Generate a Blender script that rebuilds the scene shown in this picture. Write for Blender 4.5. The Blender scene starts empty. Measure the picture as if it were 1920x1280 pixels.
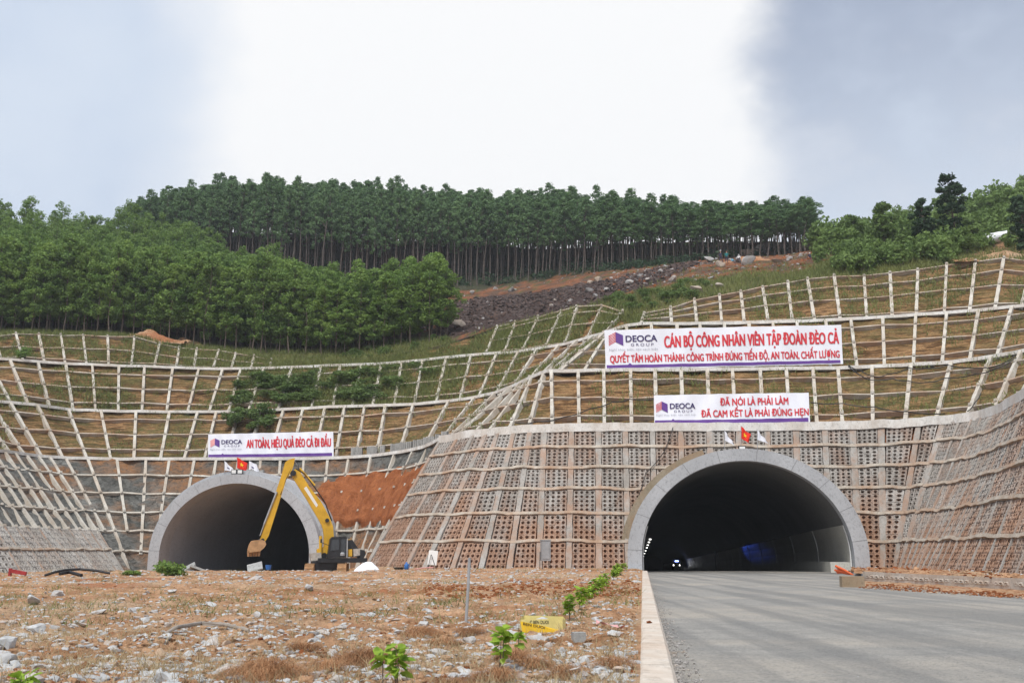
import bpy, bmesh, math, random
import numpy as np
from mathutils import Vector, noise as mnoise
R = math.radians
rng = np.random.default_rng(7)
random.seed(7)
sc = bpy.context.scene
col = sc.collection

# ------------------------------------------------------------------ camera
F, CX, CY, HOR, CAMZ = 1866.7, 960.0, 640.0, 1037.0, 1.2
TH = math.atan((HOR - CY) / F)
cam = bpy.data.cameras.new('camera'); camo = bpy.data.objects.new('camera', cam); col.objects.link(camo)
cam.sensor_width = 36; cam.lens = 35; cam.clip_start = 0.1; cam.clip_end = 5000
camo.location = (0, 0, CAMZ); camo.rotation_euler = (math.pi / 2 + TH, 0, 0)
cam.dof.use_dof = True; cam.dof.focus_distance = 75; cam.dof.aperture_fstop = 5.0
sc.camera = camo

# ------------------------------------------------------------------ sky, sun, exposure
SUN_EL, SUN_AZ = R(58), R(200)          # azimuth clockwise from +Y (behind and left of the camera)
w = bpy.data.worlds.new('World'); sc.world = w; w.use_nodes = True
def build_world():
    nt = w.node_tree; N = nt.nodes; L = nt.links; N.clear()
    def nd(t, **k):
        n = N.new(t)
        for a, b in k.items(): setattr(n, a, b)
        return n
    def mth(op, a, b=None, c=None):
        n = nd('ShaderNodeMath', operation=op)
        for i, x in enumerate((a, b, c)):
            if x is None: continue
            if isinstance(x, (int, float)): n.inputs[i].default_value = x
            else: L.new(x, n.inputs[i])
        return n.outputs[0]
    def ramp(x, lo, hi):
        n = nd('ShaderNodeMapRange', interpolation_type='SMOOTHSTEP'); L.new(x, n.inputs[0])
        n.inputs[1].default_value = lo; n.inputs[2].default_value = hi
        return n.outputs[0]
    def mix(f, a, b):
        n = nd('ShaderNodeMix', data_type='RGBA')
        if isinstance(f, float): n.inputs[0].default_value = f
        else: L.new(f, n.inputs[0])
        for s, x in ((6, a), (7, b)):
            if isinstance(x, tuple): n.inputs[s].default_value = (*x, 1)
            else: L.new(x, n.inputs[s])
        return n.outputs[2]
    sky = nd('ShaderNodeTexSky', sky_type='NISHITA', sun_disc=False, sun_elevation=SUN_EL, sun_rotation=SUN_AZ,
             air_density=1.0, dust_density=2.0)
    tc = nd('ShaderNodeTexCoord'); sep = nd('ShaderNodeSeparateXYZ'); L.new(tc.outputs['Generated'], sep.inputs[0])
    x, y, z = sep.outputs
    n1 = nd('ShaderNodeTexNoise'); n1.inputs['Scale'].default_value = 2.6; n1.inputs['Detail'].default_value = 6; n1.inputs['Roughness'].default_value = .55
    mp = nd('ShaderNodeMapping'); mp.inputs['Scale'].default_value = (1, 1, 1.5); L.new(tc.outputs['Generated'], mp.inputs[0]); L.new(mp.outputs[0], n1.inputs['Vector'])
    n2 = nd('ShaderNodeTexNoise'); n2.inputs['Scale'].default_value = 4.5; n2.inputs['Detail'].default_value = 9; n2.inputs['Roughness'].default_value = .62; L.new(mp.outputs[0], n2.inputs['Vector'])
    # azimuth of the view direction; the cloud deck is thin and bright between two darker banks
    az = mth('ARCTAN2', x, mth('ADD', y, mth('MULTIPLY', z, .25)))
    wob = mth('MULTIPLY', mth('SUBTRACT', n1.outputs[0], .5), .28)
    wob2 = mth('MULTIPLY', mth('SUBTRACT', n2.outputs[0], .5), .11)
    aw = mth('ADD', mth('ADD', az, wob), wob2)
    left = ramp(aw, -.245, -.375)
    right = ramp(mth('SUBTRACT', aw, mth('MULTIPLY', z, -.02)), .225, .30)
    el = ramp(z, .30, .62)
    lcol = mix(ramp(n1.outputs[0], .35, .65), (.70, .78, .90), (.55, .65, .82))
    rcol0 = mix(ramp(mth('ADD', z, mth('MULTIPLY', mth('SUBTRACT', n2.outputs[0], .5), .35)), .24, .50), (.68, .76, .88), (.38, .44, .57))
    rcol = mix(mth('MULTIPLY', ramp(n2.outputs[0], .42, .62), .75), rcol0, (.72, .77, .86))
    cl = mix(left, (1.02, 1.02, 1.02), lcol)
    cl = mix(right, cl, rcol)
    cl = mix(ramp(mth('ABSOLUTE', az), .9, 1.9), cl, (.78, .83, .93))
    skyb = nd('ShaderNodeVectorMath', operation='SCALE'); L.new(sky.outputs[0], skyb.inputs[0]); skyb.inputs[3].default_value = .1
    fin = mix(.93, skyb.outputs[0], cl)
    bg = nd('ShaderNodeBackground'); L.new(fin, bg.inputs[0]); bg.inputs[1].default_value = 0.82
    out = nd('ShaderNodeOutputWorld'); L.new(bg.outputs[0], out.inputs[0])
build_world()
sl = bpy.data.lights.new('sun', 'SUN'); sl.energy = 2.8; sl.angle = R(14); sl.color = (1, .96, .9)
so = bpy.data.objects.new('sun', sl); col.objects.link(so)
sd = Vector((math.sin(SUN_AZ) * math.cos(SUN_EL), math.cos(SUN_AZ) * math.cos(SUN_EL), math.sin(SUN_EL)))
so.rotation_euler = sd.to_track_quat('Z', 'Y').to_euler(); so.location = (0, -20, 80)
vs = sc.view_settings
sc.display_settings.display_device = 'sRGB'
vs.view_transform = 'Standard'; vs.look = 'None'; vs.exposure = 0.35; vs.gamma = 1; vs.use_curve_mapping = False
sc.cycles.max_bounces = 6; sc.cycles.diffuse_bounces = 3; sc.cycles.transparent_max_bounces = 8; sc.cycles.volume_bounces = 0
sc.cycles.use_denoising = True

# ------------------------------------------------------------------ projection helpers (layout measured once, in metres)
def ray(px, py):
    u = (px - CX) / F; v = (CY - py) / F
    return u, math.cos(TH) - v * math.sin(TH), math.sin(TH) + v * math.cos(TH)
def P(px, py, D):
    a, b, c = ray(px, py); t = D / b
    return np.array((a * t, D, CAMZ + c * t))
def Pz(px, py, z):
    a, b, c = ray(px, py); t = (z - CAMZ) / c
    return np.array((a * t, b * t, z))
def Xat(px, D, z):            # x of image column px at depth D and height z
    t = (z - CAMZ) / D        # c/b
    v = (t * math.cos(TH) - math.sin(TH)) / (math.cos(TH) + t * math.sin(TH))
    return (px - CX) / F * D / (math.cos(TH) - v * math.sin(TH))
def Pg(px, D, z): return np.array((Xat(px, D, z), D, z))
def proj(p):
    x, y, z = p[0], p[1], p[2] - CAMZ
    f = y * math.cos(TH) + z * math.sin(TH); up = -y * math.sin(TH) + z * math.cos(TH)
    return CX + F * x / f, CY - F * up / f
def interp(tab, x, k=1):
    xs = [t[0] for t in tab]; return float(np.interp(x, xs, [t[k] for t in tab]))
def fbm(p, s=1.0, o=4): return mnoise.fractal(Vector(p) * s, 1.0, 2.0, o)
def U(a, b): return float(rng.uniform(a, b))

# ------------------------------------------------------------------ objects, meshes
def tag(o, label=None, cat=None, group=None, kind=None):
    if label: o['label'] = label
    if cat: o['category'] = cat
    if group: o['group'] = group
    if kind: o['kind'] = kind
    return o
def empty(name, loc, label, cat, group=None, rz=0):
    o = bpy.data.objects.new(name, None); o.empty_display_size = .2; col.objects.link(o)
    o.location = loc; o.rotation_euler = (0, 0, rz)
    return tag(o, label, cat, group)
class MB:
    def __init__(s): s.v = []; s.f = []; s.m = []
    def add(s, V, Fs, m=0):
        b = len(s.v); s.v.extend([tuple(map(float, p)) for p in V])
        for f in Fs: s.f.append(tuple(b + i for i in f)); s.m.append(m)
        return s
    def box(s, c, size, rz=0, m=0, taper=1.0, ry=0, rx=0):
        hx, hy, hz = size[0] / 2, size[1] / 2, size[2] / 2
        V = []
        for z, t in ((-hz, 1), (hz, taper)):
            for x, y in ((-hx, -hy), (hx, -hy), (hx, hy), (-hx, hy)): V.append((x * t, y * t, z))
        V = np.array(V)
        if rx: V = V @ np.array([[1, 0, 0], [0, math.cos(rx), math.sin(rx)], [0, -math.sin(rx), math.cos(rx)]])
        if ry: V = V @ np.array([[math.cos(ry), 0, -math.sin(ry)], [0, 1, 0], [math.sin(ry), 0, math.cos(ry)]])
        if rz: V = V @ np.array([[math.cos(rz), math.sin(rz), 0], [-math.sin(rz), math.cos(rz), 0], [0, 0, 1]])
        return s.add(V + np.array(c), [(3, 2, 1, 0), (4, 5, 6, 7), (0, 1, 5, 4), (1, 2, 6, 5), (2, 3, 7, 6), (3, 0, 4, 7)], m)
    def prism(s, poly, o, e1, e2, n, t, m=0):          # polygon in the plane (e1,e2) through o, thickness t along n, centred
        o, e1, e2, n = map(np.array, (o, e1, e2, n)); k = len(poly)
        A = [o + e1 * a + e2 * b - n * t / 2 for a, b in poly]; B = [o + e1 * a + e2 * b + n * t / 2 for a, b in poly]
        Fs = [tuple(range(k - 1, -1, -1)), tuple(range(k, 2 * k))] + [(i, (i + 1) % k, k + (i + 1) % k, k + i) for i in range(k)]
        return s.add(A + B, Fs, m)
    def tube(s, path, r, n=6, m=0, cap=True):
        path = [np.array(p, float) for p in path]; k = len(path)
        rs = r if hasattr(r, '__len__') else [r] * k
        V = []; up = np.array((0., 0., 1.))
        for i, p in enumerate(path):
            t = path[min(i + 1, k - 1)] - path[max(i - 1, 0)]; t = t / (np.linalg.norm(t) + 1e-9)
            a = np.cross(t, up if abs(t[2]) < .95 else np.array((1., 0, 0))); a /= np.linalg.norm(a) + 1e-9; b = np.cross(t, a)
            for j in range(n):
                q = 2 * math.pi * j / n; V.append(p + (a * math.cos(q) + b * math.sin(q)) * rs[i])
        Fs = [(i * n + j, i * n + (j + 1) % n, (i + 1) * n + (j + 1) % n, (i + 1) * n + j) for i in range(k - 1) for j in range(n)]
        if cap: Fs += [tuple(range(n - 1, -1, -1)), tuple((k - 1) * n + j for j in range(n))]
        return s.add(V, Fs, m)
    def beam(s, path, normals, wd, out, back, m=0):    # rectangular beam lying on a surface: sticks out by `out`, goes in by `back`
        k = len(path); V = []
        for i, p in enumerate(path):
            t = path[min(i + 1, k - 1)] - path[max(i - 1, 0)]; t = t / (np.linalg.norm(t) + 1e-9)
            n = normals[i]; a = np.cross(t, n); a /= np.linalg.norm(a) + 1e-9
            ww = wd / 2 * (1 + .12 * math.sin(i * 2.1 + p[0]))
            V += [p + a * ww + n * out, p - a * ww + n * out, p - a * ww * 1.12 - n * back, p + a * ww * 1.12 - n * back]
        Fs = [(i * 4 + j, i * 4 + (j + 1) % 4, (i + 1) * 4 + (j + 1) % 4, (i + 1) * 4 + j) for i in range(k - 1) for j in range(4)]
        Fs += [(3, 2, 1, 0), tuple((k - 1) * 4 + j for j in range(4))]
        return s.add(V, Fs, m)
    def build(s, name, mats, parent=None, smooth=False):
        me = bpy.data.meshes.new(name); me.from_pydata(s.v, [], s.f)
        mats = mats if isinstance(mats, (list, tuple)) else [mats]
        for mm in mats: me.materials.append(mm)
        if len(mats) > 1: me.polygons.foreach_set('material_index', s.m)
        if smooth: me.polygons.foreach_set('use_smooth', [True] * len(s.f))
        me.update()
        return link(me, name, parent)
def link(me, name, parent=None):
    o = bpy.data.objects.new(name, me); col.objects.link(o)
    if parent is not None:
        o.parent = parent; o.matrix_parent_inverse = Mi(parent)
    return o
def Mi(p):
    from mathutils import Matrix
    M = Matrix.LocRotScale(p.location, p.rotation_euler, p.scale)
    return M.inverted()
def grid_mesh(name, G, mat, parent=None, keep=None, smooth=True, flip=False):   # G: (n,m,3)
    n, m, _ = G.shape; V = G.reshape(-1, 3)
    Fs = []
    for i in range(n - 1):
        for j in range(m - 1):
            if keep is not None and not keep[i][j]: continue
            q = (i * m + j, i * m + j + 1, (i + 1) * m + j + 1, (i + 1) * m + j)
            Fs.append(q[::-1] if flip else q)
    me = bpy.data.meshes.new(name); me.from_pydata(V.tolist(), [], Fs)
    for mm in (mat if isinstance(mat, list) else [mat]): me.materials.append(mm)
    if smooth: me.polygons.foreach_set('use_smooth', [True] * len(Fs))
    me.update()
    return link(me, name, parent)

# ------------------------------------------------------------------ materials
class NB:
    def __init__(s, name):
        s.mat = bpy.data.materials.new(name); s.mat.use_nodes = True; s.nt = s.mat.node_tree
        s.N = s.nt.nodes; s.L = s.nt.links; s.N.clear()
        s.out = s.N.new('ShaderNodeOutputMaterial'); s.b = s.N.new('ShaderNodeBsdfPrincipled'); s.L.new(s.b.outputs[0], s.out.inputs[0])
        s.geo = s.N.new('ShaderNodeNewGeometry')
    def set(s, sock, x):
        if isinstance(x, bpy.types.NodeSocket): s.L.new(x, sock)
        elif isinstance(x, tuple) and len(x) == 3 and sock.type == 'RGBA': sock.default_value = (*x, 1)
        else: sock.default_value = x
    def pos(s, scale=(1, 1, 1), obj=False, rot=(0, 0, 0)):
        m = s.N.new('ShaderNodeMapping'); m.inputs['Scale'].default_value = scale; m.inputs['Rotation'].default_value = rot
        if obj:
            tc = s.N.new('ShaderNodeTexCoord'); s.L.new(tc.outputs['Object'], m.inputs[0])
        else: s.L.new(s.geo.outputs['Position'], m.inputs[0])
        return m.outputs[0]
    def noise(s, vec, scale=1, detail=5, rough=.6, dist=0):
        n = s.N.new('ShaderNodeTexNoise'); s.L.new(vec, n.inputs['Vector'])
        for k, v in (('Scale', scale), ('Detail', detail), ('Roughness', rough), ('Distortion', dist)): n.inputs[k].default_value = v
        return n.outputs[0]
    def voro(s, vec, scale, feature='F1', out='Distance'):
        n = s.N.new('ShaderNodeTexVoronoi'); n.feature = feature; s.L.new(vec, n.inputs['Vector']); n.inputs['Scale'].default_value = scale
        return n.outputs[out]
    def ramp(s, x, lo, hi, a=0., b=1.):
        n = s.N.new('ShaderNodeMapRange'); s.L.new(x, n.inputs[0])
        for i, v in ((1, lo), (2, hi), (3, a), (4, b)): n.inputs[i].default_value = v
        return n.outputs[0]
    def math(s, op, a, b=0.):
        n = s.N.new('ShaderNodeMath'); n.operation = op; s.set(n.inputs[0], a); s.set(n.inputs[1], b); return n.outputs[0]
    def mix(s, f, a, b, mode='MIX'):
        n = s.N.new('ShaderNodeMix'); n.data_type = 'RGBA'; n.blend_type = mode
        s.set(n.inputs[0], f); s.set(n.inputs[6], a); s.set(n.inputs[7], b); return n.outputs[2]
    def rand(s):
        n = s.N.new('ShaderNodeObjectInfo'); return n.outputs['Random']
    def attr(s, name):
        n = s.N.new('ShaderNodeAttribute'); n.attribute_name = name; return n.outputs['Color']
    def z(s):
        n = s.N.new('ShaderNodeSeparateXYZ'); s.L.new(s.geo.outputs['Position'], n.inputs[0]); return n.outputs[2]
    def bump(s, h, strength=.5, dist=.05):
        n = s.N.new('ShaderNodeBump'); n.inputs['Strength'].default_value = strength; n.inputs['Distance'].default_value = dist
        s.L.new(h, n.inputs['Height']); s.L.new(n.outputs[0], s.b.inputs['Normal'])
    def done(s, color, rough=.85, spec=.2, metal=0.):
        s.set(s.b.inputs['Base Color'], color); s.set(s.b.inputs['Roughness'], rough)
        s.b.inputs['Specular IOR Level'].default_value = spec; s.b.inputs['Metallic'].default_value = metal
        return s.mat
def plain(name, c, rough=.6, spec=.3, metal=0., var=.15, scale=3., bump=0.):
    n = NB(name); f = n.noise(n.pos(), scale, 6, .65)
    dark = tuple(x * (1 - var * 1.6) for x in c); lite = tuple(min(1, x * (1 + var)) for x in c)
    if bump: n.bump(n.noise(n.pos(), scale * 8, 4), bump, .02)
    return n.done(n.mix(n.ramp(f, .3, .7), dark, lite), rough, spec, metal)
def emis(name, c, s):
    n = NB(name); n.b.inputs['Emission Color'].default_value = (*c, 1); n.b.inputs['Emission Strength'].default_value = s
    return n.done(c)
M = {}
def m_soil():
    n = NB('slope_soil')
    big = n.noise(n.pos((.09, .09, .14)), 1, 4, .6); mid = n.noise(n.pos((.5, .5, .9)), 1, 6, .65)
    band = n.noise(n.pos((.55, .55, 5.2)), 1, 3, .6, .6); fine = n.noise(n.pos((4, 4, 10)), 1, 6, .8)
    c = n.mix(n.ramp(mid, .36, .64), (.20, .10, .042), (.42, .235, .11))
    c = n.mix(n.math('MULTIPLY', n.ramp(band, .48, .58), .75), c, (.46, .285, .14))
    c = n.mix(n.math('MULTIPLY', n.ramp(band, .49, .40), .85), c, (.075, .042, .02))
    g = n.math('MULTIPLY', n.ramp(big, .40, .56), n.ramp(n.noise(n.pos((.9, .9, 2.6)), 1, 6, .75), .36, .58))
    c = n.mix(n.math('MULTIPLY', g, .85), c, n.mix(n.ramp(fine, .35, .65), (.075, .082, .028), (.165, .17, .06)))
    c = n.mix(n.ramp(fine, .36, .60, .75, 0.), c, (.055, .035, .018))
    n.bump(n.math('ADD', band, n.math('MULTIPLY', fine, .5)), .9, .35)
    return n.done(c, .95, .1)
def m_rock():
    n = NB('cut_rock')
    mid = n.noise(n.pos((.35, .35, .35)), 1, 7, .65, .6); fine = n.noise(n.pos((2.2, 2.2, 3.5)), 1, 6, .7, .5)
    red = n.noise(n.pos((.11, .11, .22)), 1, 4, .6)
    c = n.mix(n.ramp(mid, .35, .65), (.085, .085, .078), (.235, .235, .22))
    c = n.mix(n.ramp(fine, .56, .36, 0, .75), c, (.035, .035, .03))
    c = n.mix(n.math('MULTIPLY', n.ramp(red, .46, .57), n.ramp(fine, .3, .55)), c, (.28, .145, .07))
    n.bump(n.math('ADD', mid, n.math('MULTIPLY', fine, .6)), 1.0, .5)
    return n.done(c, .9, .2)
def m_redsoil():
    n = NB('red_soil'); a = n.noise(n.pos((1.2, 1.2, .5)), 1, 6, .7); b = n.noise(n.pos((4, 4, 4)), 1, 6, .8, .5)
    c = n.mix(n.ramp(a, .35, .65), (.26, .085, .032), (.42, .155, .062)); c = n.mix(n.ramp(b, .5, .35, 0, .6), c, (.15, .05, .022))
    n.bump(n.math('ADD', a, b), .9, .25); return n.done(c, .95, .1)
def m_conc(name, base, dark, stain=None, amt=.5, sc_=.8):
    n = NB(name); a = n.noise(n.pos((sc_, sc_, sc_ * .5)), 1, 7, .68); b = n.noise(n.pos((7, 7, 5)), 1, 5, .7)
    c = n.mix(n.ramp(a, .38, .66), dark, base); c = n.mix(n.ramp(b, .48, .32, 0, .55), c, tuple(x * .45 for x in dark))
    if stain: c = n.mix(n.math('MULTIPLY', n.ramp(n.noise(n.pos((.45, .45, .3)), 1, 6, .7), .44, .60), amt), c, stain)
    n.bump(n.math('ADD', a, b), .5, .05); return n.done(c, .9, .2)
def m_panel(nm='panel_concrete', lw=.23, am=.82):
    n = NB(nm); a = n.noise(n.pos((1.1, 1.1, .8)), 1, 7, .7); b = n.noise(n.pos((6, 6, 4)), 1, 5, .7)
    c = n.mix(n.ramp(a, .35, .66), (.30, .285, .265), (.47, .45, .42)); c = n.mix(n.ramp(b, .5, .34, 0, .5), c, (.10, .085, .075))
    low = n.ramp(n.z(), 6.5, 1.0)
    s = n.noise(n.pos((.35, .35, .16)), 1, 6, .72)
    st = n.math('MULTIPLY', n.ramp(n.math('ADD', s, n.math('MULTIPLY', low, lw)), .47, .68), am)
    c = n.mix(st, c, n.mix(n.ramp(b, .35, .65), (.25, .125, .07), (.40, .235, .15)))
    c = n.mix(n.ramp(n.rand(), 0, 1, 0, .45), c, n.mix(1.0, c, (.55, .50, .46), 'MULTIPLY')); n.bump(b, .4, .04); return n.done(c, .92, .15)
def m_dirt():
    n = NB('dirt_ground')
    big = n.noise(n.pos((.16, .16, .16)), 1, 4, .6); mid = n.noise(n.pos((.9, .9, .9)), 1, 7, .7); fine = n.noise(n.pos((9, 9, 9)), 1, 6, .75)
    c = n.mix(n.ramp(mid, .36, .62), (.25, .125, .06), (.55, .335, .20))
    c = n.mix(n.math('MULTIPLY', n.ramp(big, .50, .62), .75), c, (.44, .33, .225))
    c = n.mix(n.math('MULTIPLY', n.ramp(n.noise(n.pos((.1, .22, .1)), 1, 5, .6), .56, .66), .85), c, (.34, .125, .055))
    c = n.mix(n.ramp(fine, .52, .34, 0, .75), c, (.12, .07, .04))
    c = n.mix(n.math('MULTIPLY', n.ramp(n.voro(n.pos((1, 1, 1)), 14), .16, .09), n.ramp(mid, .4, .6)), c, (.52, .49, .45))
    n.bump(n.math('ADD', n.math('MULTIPLY', mid, 1.2), fine), 1.0, .06)
    return n.done(c, .95, .1)
def m_road():
    n = NB('road_surface'); big = n.noise(n.pos((.12, .3, 1), rot=(0, 0, R(7))), 1, 6, .7); mid = n.noise(n.pos((1.1, 1.5, 1), rot=(0, 0, R(-35))), 1, 8, .8, .2)
    fine = n.noise(n.pos((22, 22, 22)), 1, 5, .8); track = n.noise(n.pos((1.1, .05, 1), rot=(0, 0, R(7.2))), 1, 4, .55)
    c = n.mix(n.ramp(mid, .34, .68), (.215, .210, .198), (.335, .322, .296))
    c = n.mix(n.math('MULTIPLY', n.ramp(big, .44, .62), .75), c, (.38, .345, .295))
    c = n.mix(n.math('MULTIPLY', n.ramp(track, .56, .40), .65), c, (.16, .16, .156))
    g = n.voro(n.pos((1, 1, 1)), 26); c = n.mix(n.ramp(g, .22, .10, 0, .55), c, (.46, .46, .45))
    c = n.mix(n.ramp(fine, .50, .34, 0, .75), c, (.085, .088, .09))
    n.bump(n.math('ADD', fine, g), .7, .02); return n.done(c, .85, .25)
def m_leaf(name, a, b, tr=.3, sc_=.35):
    n = NB(name); f = n.noise(n.pos((sc_, sc_, sc_)), 1, 3, .6); r = n.rand()
    c = n.mix(n.ramp(f, .32, .68), a, b); c = n.mix(n.ramp(r, 0, 1, 0, .45), c, tuple(x * .62 for x in a))
    c = n.mix(n.ramp(n.noise(n.pos((4, 4, 4)), 1, 2), .4, .6, 0., .3), c, tuple(min(1, x * 1.5) for x in b))
    m = n.done(c, .65, .25); t = n.N.new('ShaderNodeBsdfTranslucent'); n.L.new(c, t.inputs[0])
    ms = n.N.new('ShaderNodeMixShader'); ms.inputs[0].default_value = tr
    n.L.new(n.b.outputs[0], ms.inputs[1]); n.L.new(t.outputs[0], ms.inputs[2]); n.L.new(ms.outputs[0], n.out.inputs[0])
    return m
def m_terrain():
    n = NB('hill_ground'); c0 = n.attr('tint'); a = n.noise(n.pos((.5, .5, .5)), 1, 7, .72); b = n.noise(n.pos((2.5, 2.5, 2.5)), 1, 6, .75)
    c = n.mix(1.0, c0, n.mix(n.ramp(a, .3, .7), (.55, .55, .55), (1.35, 1.35, 1.35)), 'MULTIPLY')
    c = n.mix(n.ramp(b, .52, .36, 0, .7), c, n.mix(1.0, c0, (.28, .28, .30), 'MULTIPLY'))
    n.bump(n.math('ADD', a, b), 1.0, .4); return n.done(c, .95, .1)
def m_stone(name, a, b, red):
    n = NB(name); f = n.noise(n.pos((6, 6, 6)), 1, 6, .7); r = n.rand()
    c = n.mix(n.ramp(f, .3, .7), a, b); c = n.mix(n.ramp(r, .55, .95, 0, .9), c, red)
    c = n.mix(n.ramp(n.noise(n.pos((2, 2, 2)), 1, 4), .5, .66, 0, .6), c, red)
    n.bump(f, .6, .03); return n.done(c, .85, .2)
M['soil'] = m_soil(); M['rock'] = m_rock(); M['redsoil'] = m_redsoil()
M['beam'] = m_conc('beam_concrete', (.58, .555, .50), (.42, .39, .34), (.34, .23, .14), .35)
M['beamw'] = m_conc('coping_concrete', (.74, .735, .71), (.55, .535, .50), (.40, .29, .20), .3)
M['rail'] = m_conc('rail_concrete', (.50, .455, .39), (.35, .30, .245), (.36, .20, .11), .6)
M['rib'] = m_conc('rib_concrete', (.40, .385, .36), (.27, .25, .225), (.36, .20, .12), .6)
M['panel'] = m_panel(); M['panel_low'] = m_panel('panel_pale', .0, .2)
M['portal'] = m_conc('portal_concrete', (.45, .465, .485), (.36, .372, .39), None, 0, .35)
M['collar'] = m_conc('collar_concrete', (.34, .29, .22), (.24, .20, .14), (.30, .19, .11), .5)
M['lining'] = m_conc('lining_concrete', (.155, .155, .15), (.125, .125, .122), None, 0, .25); M['lining_pale'] = m_conc('lining_pale', (.40, .43, .475), (.33, .355, .395), None, 0, .25)  # same concrete in both tubes: tunnel darkness and bluish daylight put into the colour
M['wainscot'] = m_conc('wainscot_paint', (.55, .54, .49), (.47, .46, .41), None, 0, .3)
_b = [n for n in M['wainscot'].node_tree.nodes if n.type == 'BSDF_PRINCIPLED'][0]; _b.inputs['Roughness'].default_value = .42; _b.inputs['Specular IOR Level'].default_value = .5
for _l in list(_b.inputs['Normal'].links): M['wainscot'].node_tree.links.remove(_l)
M['kerb'] = m_conc('kerb_concrete', (.62, .565, .50), (.50, .45, .39), (.42, .27, .17), .35, 1.2)
M['dirt'] = m_dirt(); M['road'] = m_road(); M['terrain'] = m_terrain()
M['leaf_near'] = m_leaf('acacia_leaf', (.080, .165, .042), (.245, .355, .085))
M['leaf_ridge'] = m_leaf('ridge_leaf', (.085, .165, .075), (.190, .300, .125))
M['leaf_bush'] = m_leaf('shrub_leaf', (.085, .150, .040), (.20, .29, .085))
M['leaf_slope'] = m_leaf('slope_leaf', (.085, .145, .045), (.19, .27, .085)); M['seam'] = plain('dark_seam', (.20, .205, .21), .9, .1)
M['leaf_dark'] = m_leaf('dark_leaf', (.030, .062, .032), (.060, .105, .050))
M['leaf_sap'] = m_leaf('sapling_leaf', (.15, .28, .03), (.34, .48, .06), .35, 9)
M['grass'] = m_leaf('grass_blade', (.105, .140, .040), (.22, .235, .075), .2, .25)
M['drygrass'] = m_leaf('dry_grass', (.30, .23, .13), (.46, .38, .23), .2, 2.)
M['coir'] = m_leaf('brown_fibre', (.30, .15, .07), (.44, .25, .13), .15, 2.)
M['bark'] = plain('bark', (.155, .125, .10), .9, .1, var=.3)
M['barkr'] = plain('ridge_bark', (.145, .12, .105), .9, .1, var=.35)
M['stone'] = m_stone('pale_stone', (.29, .30, .31), (.54, .55, .55), (.40, .28, .19))
M['stoneb'] = m_stone('boulder_stone', (.25, .245, .245), (.42, .41, .40), (.36, .28, .21))
M['rubble'] = m_stone('rubble_stone', (.045, .032, .030), (.120, .092, .085), (.15, .08, .05))
M['white'] = plain('white_vinyl', (.76, .78, .85), .5, .3, var=.03, scale=.6)
M['red'] = plain('banner_red', (.62, .045, .06), .6, .2, var=.08)
M['purple'] = plain('banner_purple', (.12, .05, .26), .5, .3, var=.08)
M['navy'] = plain('logo_navy', (.045, .03, .13), .5, .3, var=.05)
M['pink'] = plain('logo_pink', (.75, .36, .36), .5, .3, var=.05)
M['grey_text'] = plain('text_grey', (.42, .43, .48), .5, .3, var=.05)
M['flagred'] = plain('flag_red', (.72, .035, .02), .7, .15, var=.1)
M['flagyel'] = plain('flag_yellow', (.85, .55, .03), .7, .15, var=.05)
M['yellow'] = plain('machine_yellow', (.62, .36, .025), .45, .4, var=.14, scale=1.3)
M['bucket'] = plain('muddy_steel', (.42, .25, .13), .8, .2, var=.25)
M['black'] = plain('black_paint', (.018, .019, .022), .4, .4, var=.2)
M['steel'] = plain('grey_steel', (.36, .37, .38), .45, .4, .3, var=.12)
M['dull'] = plain('dusty_panel', (.42, .39, .35), .7, .2, var=.25, scale=4)
M['glass'] = plain('dark_glass', (.04, .045, .05), .12, .6, var=.1)
M['cable'] = plain('cable_black', (.02, .02, .022), .5, .3, var=.1)
M['board'] = plain('white_board', (.72, .72, .70), .5, .3, var=.04)
M['blue'] = plain('blue_plastic', (.03, .14, .42), .45, .4, var=.1)
M['orange'] = plain('orange_plastic', (.75, .13, .03), .45, .4, var=.1)
M['tape'] = plain('pale_tape', (.66, .57, .22), .4, .4, var=.1, scale=6)
M['tapey'] = plain('yellow_tape', (.72, .46, .02), .4, .4, var=.1, scale=6)
M['sheet'] = plain('white_sheet', (.74, .76, .80), .6, .2, var=.06)
M['ribbon'] = plain('pink_plastic', (.72, .38, .38), .5, .3, var=.2, scale=20)
M['maroon'] = plain('red_steel', (.32, .035, .035), .5, .3, var=.2)
M['block'] = m_conc('block_concrete', (.38, .385, .375), (.27, .27, .26), None, 0, 2)
M['wood'] = plain('dead_wood', (.30, .27, .24), .9, .1, var=.2)
M['skin'] = plain('skin', (.38, .22, .15), .6, .3, var=.05)
M['teal'] = plain('teal_cloth', (.02, .16, .17), .8, .1, var=.1)
M['navycloth'] = plain('dark_cloth', (.05, .05, .08), .8, .1, var=.1)
M['whitecloth'] = plain('white_cloth', (.65, .65, .66), .8, .1, var=.05)
M['bluecloth'] = plain('light_blue_cloth', (.18, .42, .55), .8, .1, var=.1)
M['lamp'] = emis('lamp_white', (1, .98, .92), 3); M['beacon'] = emis('lamp_blue', (.25, .35, 1), 12); M['head'] = emis('headlight', (1, .98, .95), 4)
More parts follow.
